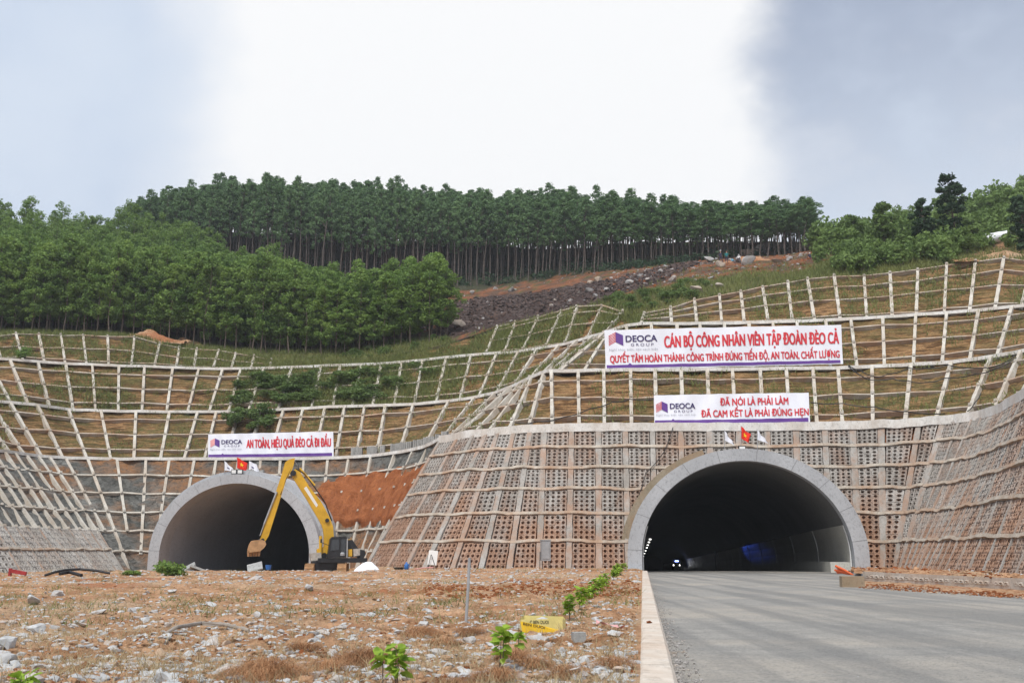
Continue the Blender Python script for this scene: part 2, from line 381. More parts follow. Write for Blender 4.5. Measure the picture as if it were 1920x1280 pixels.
# ------------------------------------------------------------------ berm lines of the cut (image column, image row), each at one level
Z1, Z2, Z3 = 10.7, 16.8, 23.0
L1 = [(-330, 770), (-200, 808), (-100, 828), (0, 844), (67, 853), (120, 857), (209, 859), (320, 859), (480, 859), (620, 858), (700, 853), (760, 845), (803, 835), (828, 822), (860, 816), (890, 811),
      (935, 806), (995, 802), (1072, 799), (1230, 798), (1450, 798), (1546, 796), (1598, 795), (1652, 793), (1724, 789), (1790, 783), (1840, 776), (1863, 769), (1885, 760), (1905, 748), (1930, 733), (1970, 708), (2040, 670), (2125, 620), (2250, 560)]
L2 = [(-330, 700), (-200, 728), (-90, 743), (0, 752), (69, 758), (130, 767), (187, 769), (300, 771), (420, 771), (500, 768), (620, 762), (776, 757), (843, 751), (891, 744), (930, 736), (960, 724), (985, 713), (1005, 703), (1029, 695), (1132, 693),
      (1330, 692), (1571, 689), (1708, 683), (1784, 678), (1859, 668), (1915, 658), (1990, 640), (2080, 615), (2200, 585)]
L3 = [(-330, 650), (-110, 668), (0, 672), (71, 677), (124, 681), (203, 684), (320, 688), (400, 691), (481, 690), (564, 687), (720, 681), (800, 674), (880, 665), (961, 660), (1049, 647), (1083, 638), (1133, 624), (1170, 611), (1205, 606),
      (1330, 606), (1500, 602), (1600, 597), (1717, 590), (1835, 581), (1960, 568), (2080, 552), (2200, 535)]
L4 = [(-330, 640, 5), (-100, 640, 5), (0, 632, 5), (30, 626, 5.2), (252, 633, 5), (299, 644, 5), (340, 653, 4.6), (410, 658, 4.4), (442, 664, 4), (477, 668, 3.6), (515, 677, 2.6), (600, 679, 2.2), (700, 672, 2.2), (820, 650, 3), (900, 625, 4.5), (933, 613, 6), (1010, 594, 6.6),
      (1053, 584, 6.8), (1083, 575, 7), (1130, 574, 5.5), (1170, 584, 3.4), (1208, 589, 3), (1257, 578, 4), (1302, 563, 5.2), (1349, 555, 6), (1389, 548, 6.3), (1430, 540, 6.6), (1477, 530, 7), (1514, 524, 7.2), (1564, 518, 7.4), (1620, 519, 7.3),
      (1669, 513, 7.3), (1721, 507, 7.3), (1775, 497, 7.3), (1829, 491, 7.4), (1882, 485, 7.5), (1935, 492, 7.2), (2100, 490, 7), (2250, 480, 7)]
def q1(px): return Pz(px, interp(L1, px), Z1)
def q2(px): return Pz(px, interp(L2, px), Z2)
def q3(px): return Pz(px, interp(L3, px), Z3)
def q4(px): return P(px, interp(L4, px), q3(px)[1] + interp(L4, px, 2) + 1.2)
def back(qf, px, d):           # point of a berm line moved d metres into the hill, square to the line
    a, b = qf(px - 4), qf(px + 4); t = b - a; n = np.array((-t[1], t[0], 0)); n /= np.linalg.norm(n) + 1e-9
    return qf(px) + n * d
AX = math.atan((1190 - CX) / F); AXD = np.array((math.sin(AX), math.cos(AX), 0)); AXR = np.array((math.cos(AX), -math.sin(AX), 0))
PR = np.array((Xat(1402, 70, 0), 70, 0.)); PL = np.array((Xat(436, 93, 0), 93, 0.))     # portal centres on the ground
EO = (8.15, 7.4, 1.0); EI = (7.15, 6.55, 1.0)                                            # outer and inner ellipse: half width, height, springing level
def inbore(p, C, grow=0.):
    d = np.asarray(p) - C; s = d @ AXR
    return (s / (EO[0] + grow)) ** 2 + (max(p[2] - EO[2], 0) / (EO[1] + grow)) ** 2 < 1
class Bench:
    def __init__(s, pairs, top, base): s.n = len(pairs); s.T = [top(a) for a, b in pairs]; s.B = [base(a, b) for a, b in pairs]
    def S(s, u, v):            # v = 0 at the foot, 1 at the berm line
        i = min(max(int(math.floor(u)), 0), s.n - 2); f = u - i
        T = s.T[i] * (1 - f) + s.T[i + 1] * f; B = s.B[i] * (1 - f) + s.B[i + 1] * f
        return B * (1 - v) + T * v
    def N(s, u, v):
        e = .3; a = s.S(min(u + e, s.n - 1), v) - s.S(max(u - e, 0), v); b = s.S(u, 1) - s.S(u, 0)
        n = np.cross(a, b); n /= np.linalg.norm(n) + 1e-9
        return n
def berm_base(qf, zb):
    def f(a, b, tops):
        Q = qf(b); d = tops - Q; d[2] = 0; L = np.linalg.norm(d); d /= L + 1e-9
        r = Q + d * min(1.5, L * .3); r[2] = zb + .02; return r
    return f
def mk(pairs, top, qf, zb):
    g = berm_base(qf, zb)
    return Bench(pairs, top, lambda a, b: g(a, b, top(a)))
def soil_mesh(name, bn, mat, amp=.18, sub=6, nv=14, off=.3, keepf=None, lo=0., hi=1., label=None):
    us = np.linspace(0, bn.n - 1, (bn.n - 1) * sub + 1); vsx = np.linspace(lo - .02, hi, nv)
    G = np.zeros((len(vsx), len(us), 3))
    for i, v in enumerate(vsx):
        for j, u in enumerate(us):
            p = bn.S(u, v); n = bn.N(u, min(max(v, 0), 1)); f = u - round(u)
            sag = .14 * math.cos(math.pi * f) ** 2
            G[i, j] = p - n * (off - amp * fbm(p, .45, 5) * 1.6 - sag * .6)
    keep = None
    if keepf: keep = [[keepf((G[i, j] + G[i + 1, j + 1]) / 2) for j in range(len(us) - 1)] for i in range(len(vsx) - 1)]
    o = grid_mesh(name, G, mat, keep=keep)
    return tag(o, kind='structure')
def runs(path, ok):
    out, cur = [], []
    for p, k in zip(path, ok):
        if k: cur.append(p)
        else:
            if len(cur) > 1: out.append(cur)
            cur = []
    if len(cur) > 1: out.append(cur)
    return out
def lattice(bn, label, rails, bore=None, uw=.28, rh=.17, vlo=0., skip=(), vmin=None, coping=None, group=None, railmat='rail', umat='beam', mask=None, uo=.13):
    c = bn.S(bn.n / 2, 0)
    root = empty('concrete_lattice', tuple(c), label, 'retaining lattice', group)
    good = lambda p: not (bore is not None and inbore(p, bore, -.3)) and not (mask and mask(p))
    for i in range(bn.n):
        if i in skip: continue
        v0 = vlo if vmin is None else vmin.get(i, vlo)
        vv = np.linspace(v0, 1.0, 16); pts = [bn.S(i, v) for v in vv]; nn = [bn.N(i, v) for v in vv]
        pts = [p + n * .05 * fbm(p, .8, 2) for p, n in zip(pts, nn)]
        b = MB()
        for run in runs(list(zip(pts, nn)), [good(p) for p in pts]):
            b.beam([r[0] for r in run], [r[1] for r in run], uw * U(.9, 1.1), uo, .34)
        for v in rails:                       # anchor heads where the beams cross
            p = bn.S(i, v)
            if good(p) and v > v0:
                n = bn.N(i, v); b.box(p + n * .22, (.24, .24, .2), rz=U(0, 1), taper=.7)
        if b.v: b.build('upright_beam', M[umat], root)
    for v in rails:
        us = np.linspace(0, bn.n - 1, (bn.n - 1) * 4 + 1)
        pts, nn = [], []
        for u in us:
            p = bn.S(u, v); n = bn.N(u, v); jz = [.11 * math.sin(v * 37 + k * 2.3 + bn.n) * math.sin(k * 1.13 + v * 11) for k in (math.floor(u), math.floor(u) + 1)]; p = p + np.array((0, 0, jz[0] + (jz[1] - jz[0]) * (u % 1))); pts.append(p); nn.append(n)
        for run in runs(list(zip(pts, nn)), [good(p) for p in pts]): MB().beam([r[0] for r in run], [r[1] for r in run], rh, .08, .34).build('cross_beam', M[railmat], root)
    if coping:
        qf, a, e = coping; xs = np.linspace(a, e, max(8, int((e - a) / 14)))
        pts = [qf(x) + np.array((0, 0, .05 * fbm((x * .02, 0, 3), 1, 3))) for x in xs]
        b = MB(); b.beam(pts, [np.array((0, 0, 1.)) for _ in pts], .42, .10, .20)
        b.build('coping_beam', M['beamw'], root)
    return root
def berm(name, qf, xa, xb, mat, w=3.0):
    xs = np.arange(xa, xb, 10); G = np.zeros((3, len(xs), 3))
    for j, x in enumerate(xs):
        for i, d in enumerate((-.1, w * .5, w)):
            p = back(qf, x, d); p[2] += .03 - .05 * (i == 0) + .12 * fbm(p, .7, 3); G[i, j] = p
    tag(grid_mesh(name, G, mat), kind='structure')
# ---- uprights: (image column at the top, at the foot)
left4 = [(-110, -75), (-60, -30), (-12, 9), (30, 49), (73, 88), (114, 127), (156, 166), (202, 206), (252, 246), (299, 287), (336, 329), (369, 362), (410, 395), (442, 430), (477, 468), (509, 505)]
mid4 = [(933, 902), (967, 938), (1010, 967), (1053, 1010), (1083, 1049), (1130, 1083), (1170, 1112)]
right4 = [(1208, 1196), (1257, 1260), (1302, 1308), (1349, 1354), (1389, 1397), (1430, 1443), (1477, 1487), (1514, 1530), (1564, 1577), (1620, 1625), (1669, 1672), (1721, 1715), (1775, 1767), (1829, 1813), (1882, 1859), (1935, 1908), (1990, 1955), (2050, 2010), (2110, 2065)]
left3 = [(-120, -60), (-70, -12), (-25, 31), (18, 62), (71, 101), (123, 144), (173, 184), (223, 224), (271, 267), (324, 311), (373, 347), (418, 386), (452, 423), (495, 458), (548, 515), (603, 580), (638, 622), (678, 657), (716, 695), (754, 736), (793, 773), (837, 812), (884, 856), (932, 889), (973, 919), (1008, 951), (1049, 971), (1083, 986), (1114, 1002), (1133, 1027)]
right3 = [(1136, 1033), (1143, 1085), (1150, 1133), (1175, 1180), (1221, 1227), (1269, 1275), (1312, 1319), (1358, 1365), (1404, 1412), (1449, 1458), (1494, 1504), (1548, 1559), (1595, 1608), (1655, 1657), (1717, 1709), (1775, 1762), (1835, 1812), (1898, 1861), (1960, 1915), (2030, 1970), (2100, 2030)]
left2 = [(-140, -40), (-90, 10), (-57, 36), (-21, 63), (18, 95), (69, 132), (128, 171), (189, 213), (255, 252), (318, 299), (371, 341), (406, 380), (447, 420), (490, 460), (532, 500), (569, 540), (610, 583), (646, 625), (684, 665), (723, 703), (775, 745), (842, 786), (891, 806), (930, 818), (958, 826)]
right2 = [(962, 832), (978, 868), (990, 900), (998, 945), (1020, 984), (1034, 1036), (1084, 1086), (1132, 1133), (1182, 1184), (1228, 1231), (1277, 1281), (1326, 1331), (1373, 1380), (1425, 1432), (1474, 1482), (1524, 1532), (1571, 1580), (1635, 1635), (1708, 1693), (1784, 1747), (1859, 1801), (1915, 1848), (1975, 1883), (2040, 1910), (2110, 1950)]
B4l, B4m, B4r = mk(left4, q4, q3, Z3), mk(mid4, q4, q3, Z3), mk(right4, q4, q3, Z3)
B3l, B3r = mk(left3, q3, q2, Z2), mk(right3, q3, q2, Z2)
B2l, B2r = mk(left2, q2, q1, Z1), mk(right2, q2, q1, Z1)
mid4soil = mk([(500, 498), (560, 556), (640, 634), (720, 712), (800, 785), (870, 845)] + mid4 + [(1206, 1190)], q4, q3, Z3)
for nm, bn, mt in (('hillside', B4l, 'soil'), ('hillside', mid4soil, 'soil'), ('hillside', B4r, 'soil'), ('hillside', B3l, 'soil'), ('hillside', B3r, 'soil'), ('hillside', B2l, 'soil'), ('hillside', B2r, 'soil')):
    soil_mesh(nm, bn, M[mt])
berm('hillside', q1, -330, 2245, M['redsoil']); berm('hillside', q2, -330, 2190, M['soil']); berm('hillside', q3, -330, 2190, M['soil'])
rl = [.18, .49, .80]
lattice(B4l, 'short weathered concrete lattice on the topmost bench at far left, below the acacia wood', [.16, .55, 1.0])
lattice(B4m, 'broken concrete lattice half buried in grass above the middle of the cut', [.12, .52, .86, 1.0])
lattice(B4r, 'weathered concrete lattice along the topmost bench at right, under the shrubby hill', [.12, .48, .76, 1.0])
lattice(B3l, 'long pale concrete lattice on the third bench, partly under green bushes on the left', rl, coping=(q3, -330, 1205))
lattice(B3r, 'concrete lattice on the third bench at right, behind the larger two-line banner', rl, coping=(q3, 1205, 2190))
lattice(B2l, 'concrete lattice on the second bench above the left tunnel and the row of grey blocks', rl, coping=(q2, -330, 1029))
lattice(B2r, 'concrete lattice on the second bench at right, behind the smaller banner and black cables', rl, coping=(q2, 1029, 2190))

# ------------------------------------------------------------------ lowest bench: left side with the bare beams
def basel(px, D): return Pg(px, D, -.45)
left1 = [(-150, -10, 74), (-112, 40, 77), (-95, 62, 79), (-75, 84, 81), (-55, 106, 83), (-35, 128, 84.5), (-16, 147, 86), (8, 164, 87.5), (27, 182, 88.5), (49, 201, 90), (71, 217, 91), (92, 230, 92), (122, 236, 93), (164, 243, 93.8), (219, 249, 94.6), (274, 262, 95.2), (318, 285, 95.4), (365, 325, 95.5),
         (406, 370, 95.5), (447, 420, 95.5), (489, 470, 95.5), (526, 510, 95.5), (570, 553, 95.3), (615, 592, 95), (654, 619, 94.3), (696, 650, 92.5), (740, 664, 90), (775, 672, 87), (803, 679, 83.5), (826, 684, 79.5)]
B1l = Bench([(a, b) for a, b, c in left1], q1, lambda a, b: basel(b, interp([(x[1], x[2]) for x in left1], b)))
soil_mesh('hillside', B1l, M['rock'], amp=.20, nv=30, off=.17, keepf=lambda p: not inbore(p, PL, -.5))
lattice(B1l, 'tall grey concrete lattice over bare rock around the left tunnel mouth', [.165, .335, .50, .668, .835], bore=PL, uw=.26, coping=(q1, -330, 826),
        vmin={12: .33, 14: .33, 15: .14}, railmat='beam', uo=.08)
# red earth that slid over the beams right of the left tunnel
def spill():
    us = np.linspace(22.5, 28.9, 60); vv = np.linspace(.36, .86, 34); G = np.zeros((len(vv), len(us), 3)); keep = [[True] * 59 for _ in range(33)]
    for i, v in enumerate(vv):
        for j, u in enumerate(us):
            p = B1l.S(u, v); n = B1l.N(u, v); e = min((v - .36) / .06, (.86 - v) / .1, (u - 22.5) / .4, (28.9 - u) / .5, 1)
            e = min(1, max(-.5, e + .8 * fbm(p, .5, 4) * (e < .99))); h = -.30 + e * (.52 + .20 * fbm(p, .7, 4)); G[i, j] = p + n * h
    keep = [[not inbore((G[i, j] + G[i + 1, j + 1]) / 2, PL, .15) for j in range(59)] for i in range(33)]
    o = grid_mesh('earth_slide', G, M['redsoil'], keep=keep); tag(o, kind='structure')
spill()

# ------------------------------------------------------------------ perforated block walls
def holes(bn, i0, i1, v0, v1, nc, nr, fill=.0, drop=None, depth=.16):
    """block units with a round hole each between uprights i0..i1 and levels v0..v1 (v downward rows), as verts and faces"""
    V, Fs = [], []; k8 = [(math.cos(math.pi / 4 * k), math.sin(math.pi / 4 * k)) for k in range(8)]
    sq = [(1, 0), (1, 1), (0, 1), (-1, 1), (-1, 0), (-1, -1), (0, -1), (1, -1)]
    nrm = bn.N((i0 + i1) / 2, (v0 + v1) / 2)
    for a in range(nc):
        for b in range(nr):
            uc = i0 + (i1 - i0) * (a + .5) / nc; vc = v0 + (v1 - v0) * (b + .5) / nr
            if drop and drop(bn.S(uc, vc)): continue
            du = (i1 - i0) / nc / 2; dv = (v1 - v0) / nr / 2; o = len(V); jit = .025 * math.sin(uc * 91 + vc * 57)
            for s_, rr, d in ((sq, 1.0, 0), (k8, .66, .0), (k8, .53, -.04), (k8, .50, -depth)):
                for x, y in s_:
                    p = bn.S(uc + x * du * rr, vc + y * dv * rr)
                    V.append(p + nrm * (d + jit + (.035 if s_ is k8 and rr == .66 else 0)))
            for k in range(8):
                k2 = (k + 1) % 8
                for l in range(3): Fs.append((o + l * 8 + k, o + l * 8 + k2, o + l * 8 + 8 + k2, o + l * 8 + 8 + k))
    return V, Fs
def block_wall(bn, label, vr, cols, bore=None, uw=.5, nr=5, lift=.0, coping=None, pitch=.44, top=1.0, i_lo=0, pm='panel'):
    root = empty('block_wall', tuple(bn.S(bn.n / 2, 0)), label, 'retaining wall')
    good = lambda p: not (bore is not None and inbore(p, bore, -.25))
    cells = []
    lev = [0.] + vr + [top]
    for i in range(i_lo, bn.n - 1):
        for j in range(len(lev) - 1):
            m = bn.S(i + .5, (lev[j] + lev[j + 1]) / 2)
            wdt = np.linalg.norm(bn.S(i + 1, lev[j]) - bn.S(i, lev[j])) - uw; nc = int(np.clip(round(wdt / pitch), 2, 8)) if cols is None else cols
            fu = min(.2, .5 * uw / max(np.linalg.norm(bn.S(i + 1, .5) - bn.S(i, .5)), .1)); L = np.linalg.norm(bn.S(i, 1) - bn.S(i, 0)); fv = .13 / L
            V, Fs = holes(bn, i + fu, i + 1 - fu, lev[j] + fv, lev[j + 1] - fv, nc, nr, drop=(lambda p: inbore(p, bore, -.45)) if bore is not None else None)
            if V:
                px = [proj(V[0]), proj(V[-1])]; A = abs(px[0][0] - px[1][0]) * abs(px[0][1] - px[1][1]) * (1 if -60 < px[0][0] < 1960 else .01)
                cells.append((A, V, Fs))
    cells.sort(key=lambda c: -c[0]); rest = MB()
    for k, (A, V, Fs) in enumerate(cells):
        if k < 100: MB().add(V, Fs).build('block_panel', M[pm], root)
        else: rest.add(V, Fs)
    if rest.v: tag(rest.build('block_panel', M[pm], root), kind='stuff')
    for i in range(i_lo, bn.n):
        vv = np.linspace(0, top, 20); pts = [bn.S(i, v) + bn.N(i, v) * .04 * fbm(bn.S(i, v), .8, 2) for v in vv]; nn = [bn.N(i, v) for v in vv]; b = MB()
        for run in runs(list(zip(pts, nn)), [good(p) for p in pts]): b.beam([r[0] for r in run], [r[1] for r in run], uw * .86 * U(.85, 1.1), .07, .35)
        if b.v: b.build('upright_rib', M['rib'], root)
    for v in vr:
        us = np.linspace(i_lo, bn.n - 1, (bn.n - 1 - i_lo) * 5 + 1); b = MB(); pts = []; nn = []
        for u in us:
            p = bn.S(u, v); n = bn.N(u, v); pts.append(p + np.array((0, 0, .05 * fbm(p + 3, .7, 3) + .07 * math.sin(v * 31 + round(u) * 1.9) * (1 - abs(u - round(u))))) + n * .05 * fbm(p, 1.2, 2)); nn.append(n)
        for run in runs(list(zip(pts, nn)), [good(p) for p in pts]): MB().beam([r[0] for r in run], [r[1] for r in run], .21, .15, .35).build('cross_beam', M['rail'], root)
    if coping:
        qf, a, e = coping; xs = np.linspace(a, e, int((e - a) / 10)); pts = [qf(x) + np.array((0, 0, .07 * fbm((x * .03, 0, 3), 1, 3))) for x in xs]
        MB().beam(pts, [np.array((0, 0, 1.)) for _ in pts], .55, .22, .42).build('coping_beam', M['beamw'], root)
    return root
vr1 = [.19, .375, .545, .695, .845]
face1 = [(828, 684, 79.4), (860, 725, 76.2), (890, 759, 74.2), (914, 794, 73), (935, 847, 72), (965, 901, 71.4), (995, 954, 71), (1021, 1010, 70.9), (1072, 1066, 70.9), (1122, 1123, 70.9), (1172, 1178, 71), (1223, 1230, 71), (1276, 1284, 71), (1330, 1338, 71), (1384, 1392, 71), (1438, 1446, 71),
         (1492, 1502, 71), (1546, 1558, 71), (1598, 1612, 71), (1652, 1657, 70.9), (1724, 1678, 70.2), (1770, 1686, 69.2)]
wing1 = [(1770, 1686, 69.2), (1802, 1694, 68.2), (1826, 1701, 67.2), (1845, 1709, 66.2), (1860, 1717, 65.2), (1873, 1726, 64.2), (1886, 1735, 63), (1898, 1745, 61.8), (1909, 1756, 60.5), (1921, 1769, 59), (1940, 1788, 56.8), (1968, 1812, 54.3), (2000, 1840, 51.9), (2035, 1870, 49.8), (2075, 1902, 47.8), (2120, 1937, 45.8), (2170, 1975, 43.8), (2240, 2030, 41.5)]
B1f = Bench([(a, b) for a, b, c in face1], q1, lambda a, b: Pg(b, interp([(x[1], x[2]) for x in face1], b), 0))
B1w = Bench([(a, b) for a, b, c in wing1], q1, lambda a, b: Pg(b, interp([(x[1], x[2]) for x in wing1], b), 0))
for bn in (B1f, B1w): soil_mesh('hillside', bn, M['redsoil'], amp=.05, off=.42, nv=20, keepf=lambda p: not inbore(p, PR, -.4))
block_wall(B1f, 'broad brown-stained wall of perforated concrete blocks around the right tunnel mouth', vr1, None, bore=PR, coping=(q1, 828, 1770), pitch=.41)
block_wall(B1w, 'perforated concrete block wall slanting up at the far right beside the drain wall', vr1, 5, coping=(q1, 1770, 2240), uw=.22)
low = Bench([(left1[i][0], left1[i][1]) for i in range(0, 12)], q1, lambda a, b: basel(b, interp([(x[1], x[2]) for x in left1], b)))
low.T = [p + low.N(k, .5) * .12 for k, p in enumerate(low.T)]; low.B = [p + low.N(k, .5) * .12 for k, p in enumerate(low.B)]
block_wall(low, 'low pale wall of perforated concrete blocks at the foot of the left slope', [.165], 4, nr=4, top=.34, uw=.12, pm='panel_low')

# ------------------------------------------------------------------ tunnels
def ell(E, n=48, lo=-1.0):
    a0 = -.0
    pts = [(E[0], lo)] + [(E[0] * math.cos(math.pi * k / n), E[2] + E[1] * math.sin(math.pi * k / n)) for k in range(n + 1)] + [(-E[0], lo)]
    return pts
def sweep(C, prof, d0, d1, n, drop=0.016, ease=6.):
    G = []
    for k in range(n + 1):
        d = d0 + (d1 - d0) * (k / n) ** 2 if n > 3 else d0 + (d1 - d0) * k / n
        dz = -drop * max(0, d - ease)
        G.append([C + AXR * x + AXD * d + np.array((0, 0, z + dz)) for x, z in prof])
    return np.array(G)
def portal(C, label, length, mirror, road_z, lowcut):
    root = empty('tunnel_portal', tuple(C), label, 'tunnel portal')
    o_, i_ = ell(EO, 48, lowcut), ell(EI, 48, lowcut); n = len(o_); L = 4.6
    b = MB(); V = []
    for d in (0, L):
        for pr in (o_, i_): V += [C + AXR * x + AXD * d + np.array((0, 0, z)) for x, z in pr]
    Fs = []
    for k in range(n - 1):
        Fs += [(k, k + 1, n + k + 1, n + k), (k, 2 * n + k, 2 * n + k + 1, k + 1), (n + k, n + k + 1, 3 * n + k + 1, 3 * n + k)]
    b.add(V, Fs); ring = b.build('arch_ring', M['portal'], root)
    # fine construction joints across the ring face
    for k in range(2, 48, 5):
        jb = MB()
        t = math.pi * (k + .3 * math.sin(k)) / 48; e = np.array((math.cos(t), math.sin(t)))
        p0 = C + AXR * (EI[0] * e[0]) + np.array((0, 0, EI[2] + EI[1] * e[1])); p1 = C + AXR * (EO[0] * e[0]) + np.array((0, 0, EO[2] + EO[1] * e[1]))
        jb.beam([p0 - AXD * .003, p1 - AXD * .003], [-AXD, -AXD], .028, .004, .0)
        jb.build('joint_line', M['seam'], ring)
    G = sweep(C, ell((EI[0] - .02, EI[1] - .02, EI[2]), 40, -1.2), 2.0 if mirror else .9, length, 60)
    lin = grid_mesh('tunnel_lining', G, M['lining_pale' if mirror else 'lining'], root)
    # older collar behind the ring
    E2 = (EO[0] + .5, EO[1] + .42, EO[2]); c2 = ell(E2, 40, lowcut); c1 = ell(EO, 40, lowcut); V = []; n = len(c1)
    for d, pr in ((.9, c1), (.9, c2), (5.2, c2)): V += [C + AXR * x + AXD * d + np.array((0, 0, z)) for x, z in pr]
    Fs = []
    for k in range(n - 1):
        if mirror or k > n * .58: Fs += [(k, n + k, n + k + 1, k + 1), (n + k, 2 * n + k, 2 * n + k + 1, n + k + 1)]
    MB().add(V, Fs).build('outer_collar', M['collar'] if not mirror else M['portal'], root)
    # pavement inside the tube
    G = sweep(C, [(EI[0], road_z), (0, road_z + .02), (-EI[0], road_z)], -.5 if mirror else 0, length, 40)
    fl = grid_mesh('tunnel_floor', G, M['road'] if not mirror else M['dirt'], root)
    return root
tr = portal(PR, 'right tunnel portal, a smooth grey concrete arch with the paved road running in', 530, False, -.09, -.6)
tl = portal(PL, 'left tunnel portal, a pale concrete arch behind the yellow excavator', 420, True, -.5, -1.0)
def spot(nm, p, d, ang, c, e, root):
    pl = bpy.data.lights.new(nm, 'SPOT'); pl.spot_size = R(ang); pl.spot_blend = .5; pl.energy = e; pl.color = c; pl.shadow_soft_size = .25
    po = bpy.data.objects.new(nm, pl); col.objects.link(po); po.location = tuple(p); po.rotation_euler = Vector(tuple(-np.array(d))).to_track_quat('Z', 'Y').to_euler()
    po.parent = root; po.matrix_parent_inverse = Mi(root)
def lining_extras():
    # pale wainscot on both walls of the right tube, butt joints every 12.5 m, raised walkway on the right
    for s_ in (1, -1):
        b = MB()
        for k in range(44):
            d0 = 1.0 + k * 12.5; d1 = d0 + 12.38
            for seg in range(4):
                z0, z1 = .0 + seg * .78, .0 + seg * .78 + .78; V = []
                for d in (d0, d1):
                    dz = -.016 * max(0, d - 6)
                    for z in (z0, z1):
                        a = EI[0] * math.sqrt(max(0, 1 - (max(z - EI[2], 0) / EI[1]) ** 2)) - .07
                        V.append(PR + AXR * a * s_ + AXD * d + np.array((0, 0, z + dz)))
                b.add(V, [(0, 2, 3, 1)])
        b.build('wall_panel', M['wainscot'], tr)
        j = MB()
        for k in range(36):
            d = .94 + k * 12.5; pts, nn = [], []
            for z in np.linspace(0, 3.1, 6):
                a = EI[0] * math.sqrt(max(0, 1 - (max(z - EI[2], 0) / EI[1]) ** 2)) - .06
                pts.append(PR + AXR * a * s_ + AXD * d + np.array((0, 0, z - .016 * max(0, d - 6)))); nn.append(-AXR * s_)
            j.beam(pts, nn, .16, .05, .02)
        j.build('joint_strip', M['board'], tr)
    G = sweep(PR, [(5.75, -.2), (5.75, .62), (7.1, .62)], 1.2, 300, 30)
    grid_mesh('walkway', G, M['wainscot'], tr, smooth=False)
    e = MB().add([PR + AXR * a + AXD * 1.2 + np.array((0, 0, z)) for a, z in ((5.75, -.2), (7.1, -.2), (7.1, .62), (5.75, .62))], [(0, 1, 2, 3)]); e.build('walkway_end', M['wainscot'], tr)
    for k, d in enumerate((84, 100, 120, 142, 175, 215, 270)):      # lit fittings along the left side of the vault
        t = math.pi * .80; p = PR + AXR * (EI[0] - .35) * math.cos(t) + AXD * d + np.array((0, 0, EI[2] + (EI[1] - .35) * math.sin(t) - .016 * d))
        o = MB().box(p, (.32, .8, .15), rz=-AX).build('tunnel_lamp', M['lamp'])
        tag(o, 'small white lamp glowing high on the left wall deep inside the right tunnel', 'lamp', 'lamps along the tunnel vault')
    # beacon lamp in a hooded case: its blue light glances off the glossy wall panels
    p = PR + AXR * 4.3 + AXD * 86 + np.array((0, 0, 2.6 - .016 * 80))
    root = empty('beacon', tuple(p - np.array((0, 0, 2.6))), 'hooded blue beacon lamp throwing a blue streak on the right tunnel wall', 'lamp')
    MB().tube([p - np.array((0, 0, 2.65)), p - np.array((0, 0, .1))], .04, 6).build('stand', M['black'], root)
    MB().box(p - AXR * .1, (.1, .3, .3), rz=-AX).box(p - AXD * .16, (.3, .03, .3), rz=-AX).box(p + np.array((0, 0, .16)), (.3, .3, .03), rz=-AX).build('hood', M['black'], root)
    spot('beacon_light', p + AXR * .12, AXR * .105 - AXD * 1., 6.5, (.05, .14, 1), 420, root)
lining_extras()
#SECTION3
# ------------------------------------------------------------------ natural hill above the cut
TER = [  # column: then (depth behind the top beam line, image row of the ground there); depth <0 marks absolute depth
    (-330, [(0, None), (12, 600), (30, 570), (62, 505), (95, 480)]),
    (0, [(0, None), (8, 622), (30, 590), (66, 494), (95, 440)]),
    (200, [(0, None), (8, 624), (30, 594), (68, 490), (95, 430)]),
    (400, [(0, None), (6, 655), (28, 622), (70, 505), (95, 432)]),
    (520, [(0, None), (5, 668), (26, 640), (70, 512), (95, 434)]),
    (640, [(0, None), (6, 660), (26, 632), (70, 528), (95, 442)]),
    (740, [(0, None), (7, 650), (28, 612), (70, 535), (95, 446)]),
    (830, [(0, None), (7, 632), (26, 600), (72, 538), (95, 450)]),
    (930, [(0, None), (5, 604), (24, 588), (74, 530), (95, 455)]),
    (1010, [(0, None), (4, 588), (22, 572), (72, 523), (95, 466)]),
    (1083, [(0, None), (4, 570), (20, 552), (70, 515), (95, 462)]),
    (1140, [(0, None), (6, 560), (22, 540), (74, 507), (97, 456)]),
    (1208, [(0, None), (8, 556), (24, 524), (80, 500), (100, 450)]),
    (1300, [(0, None), (8, 535), (24, 505), (78, 488), (98, 452)]),
    (1400, [(0, None), (8, 522), (24, 500), (70, 482), (90, 452)]),
    (1500, [(0, None), (6, 508), (22, 487), (66, 474), (86, 452)]),
    (1560, [(0, None), (6, 500), (22, 478), (60, 462), (82, 456)]),
    (1660, [(0, None), (6, 494), (22, 470), (55, 448), (80, 440)]),
    (1760, [(0, None), (6, 480), (20, 462), (50, 435), (80, 415)]),
    (1850, [(0, None), (6, 474), (18, 466), (50, 420), (85, 385)]),
    (1920, [(0, None), (6, 478), (18, 462), (50, 405), (85, 366)]),
    (2250, [(0, None), (6, 470), (18, 450), (50, 380), (85, 330)])]
def terr_nodes(px):
    xs = [t[0] for t in TER]; q = q4(px); D0 = q[1]; z0 = q[2] + .05; dep = [0.]; zz = [z0]
    for k in range(1, 5):
        dd = float(np.interp(px, xs, [t[1][k][0] for t in TER])); yy = float(np.interp(px, xs, [t[1][k][1] for t in TER]))
        dep.append(dd); zz.append(P(px, yy, D0 + dd)[2])
    dep += [150, 520]; zz += [zz[-1] - 14, -14.]
    return D0, dep, zz
def terr(px, dd):
    D0, dep, zz = terr_nodes(px); z = float(np.interp(dd, dep, zz)); D = D0 + dd
    p = Pg(px, D, z); a = min(dd / 4, 1) * (1 if dd < 110 else 3)
    p[2] += a * (.35 * fbm(p, .12, 4) + .18 * fbm(p, .6, 3)); return p
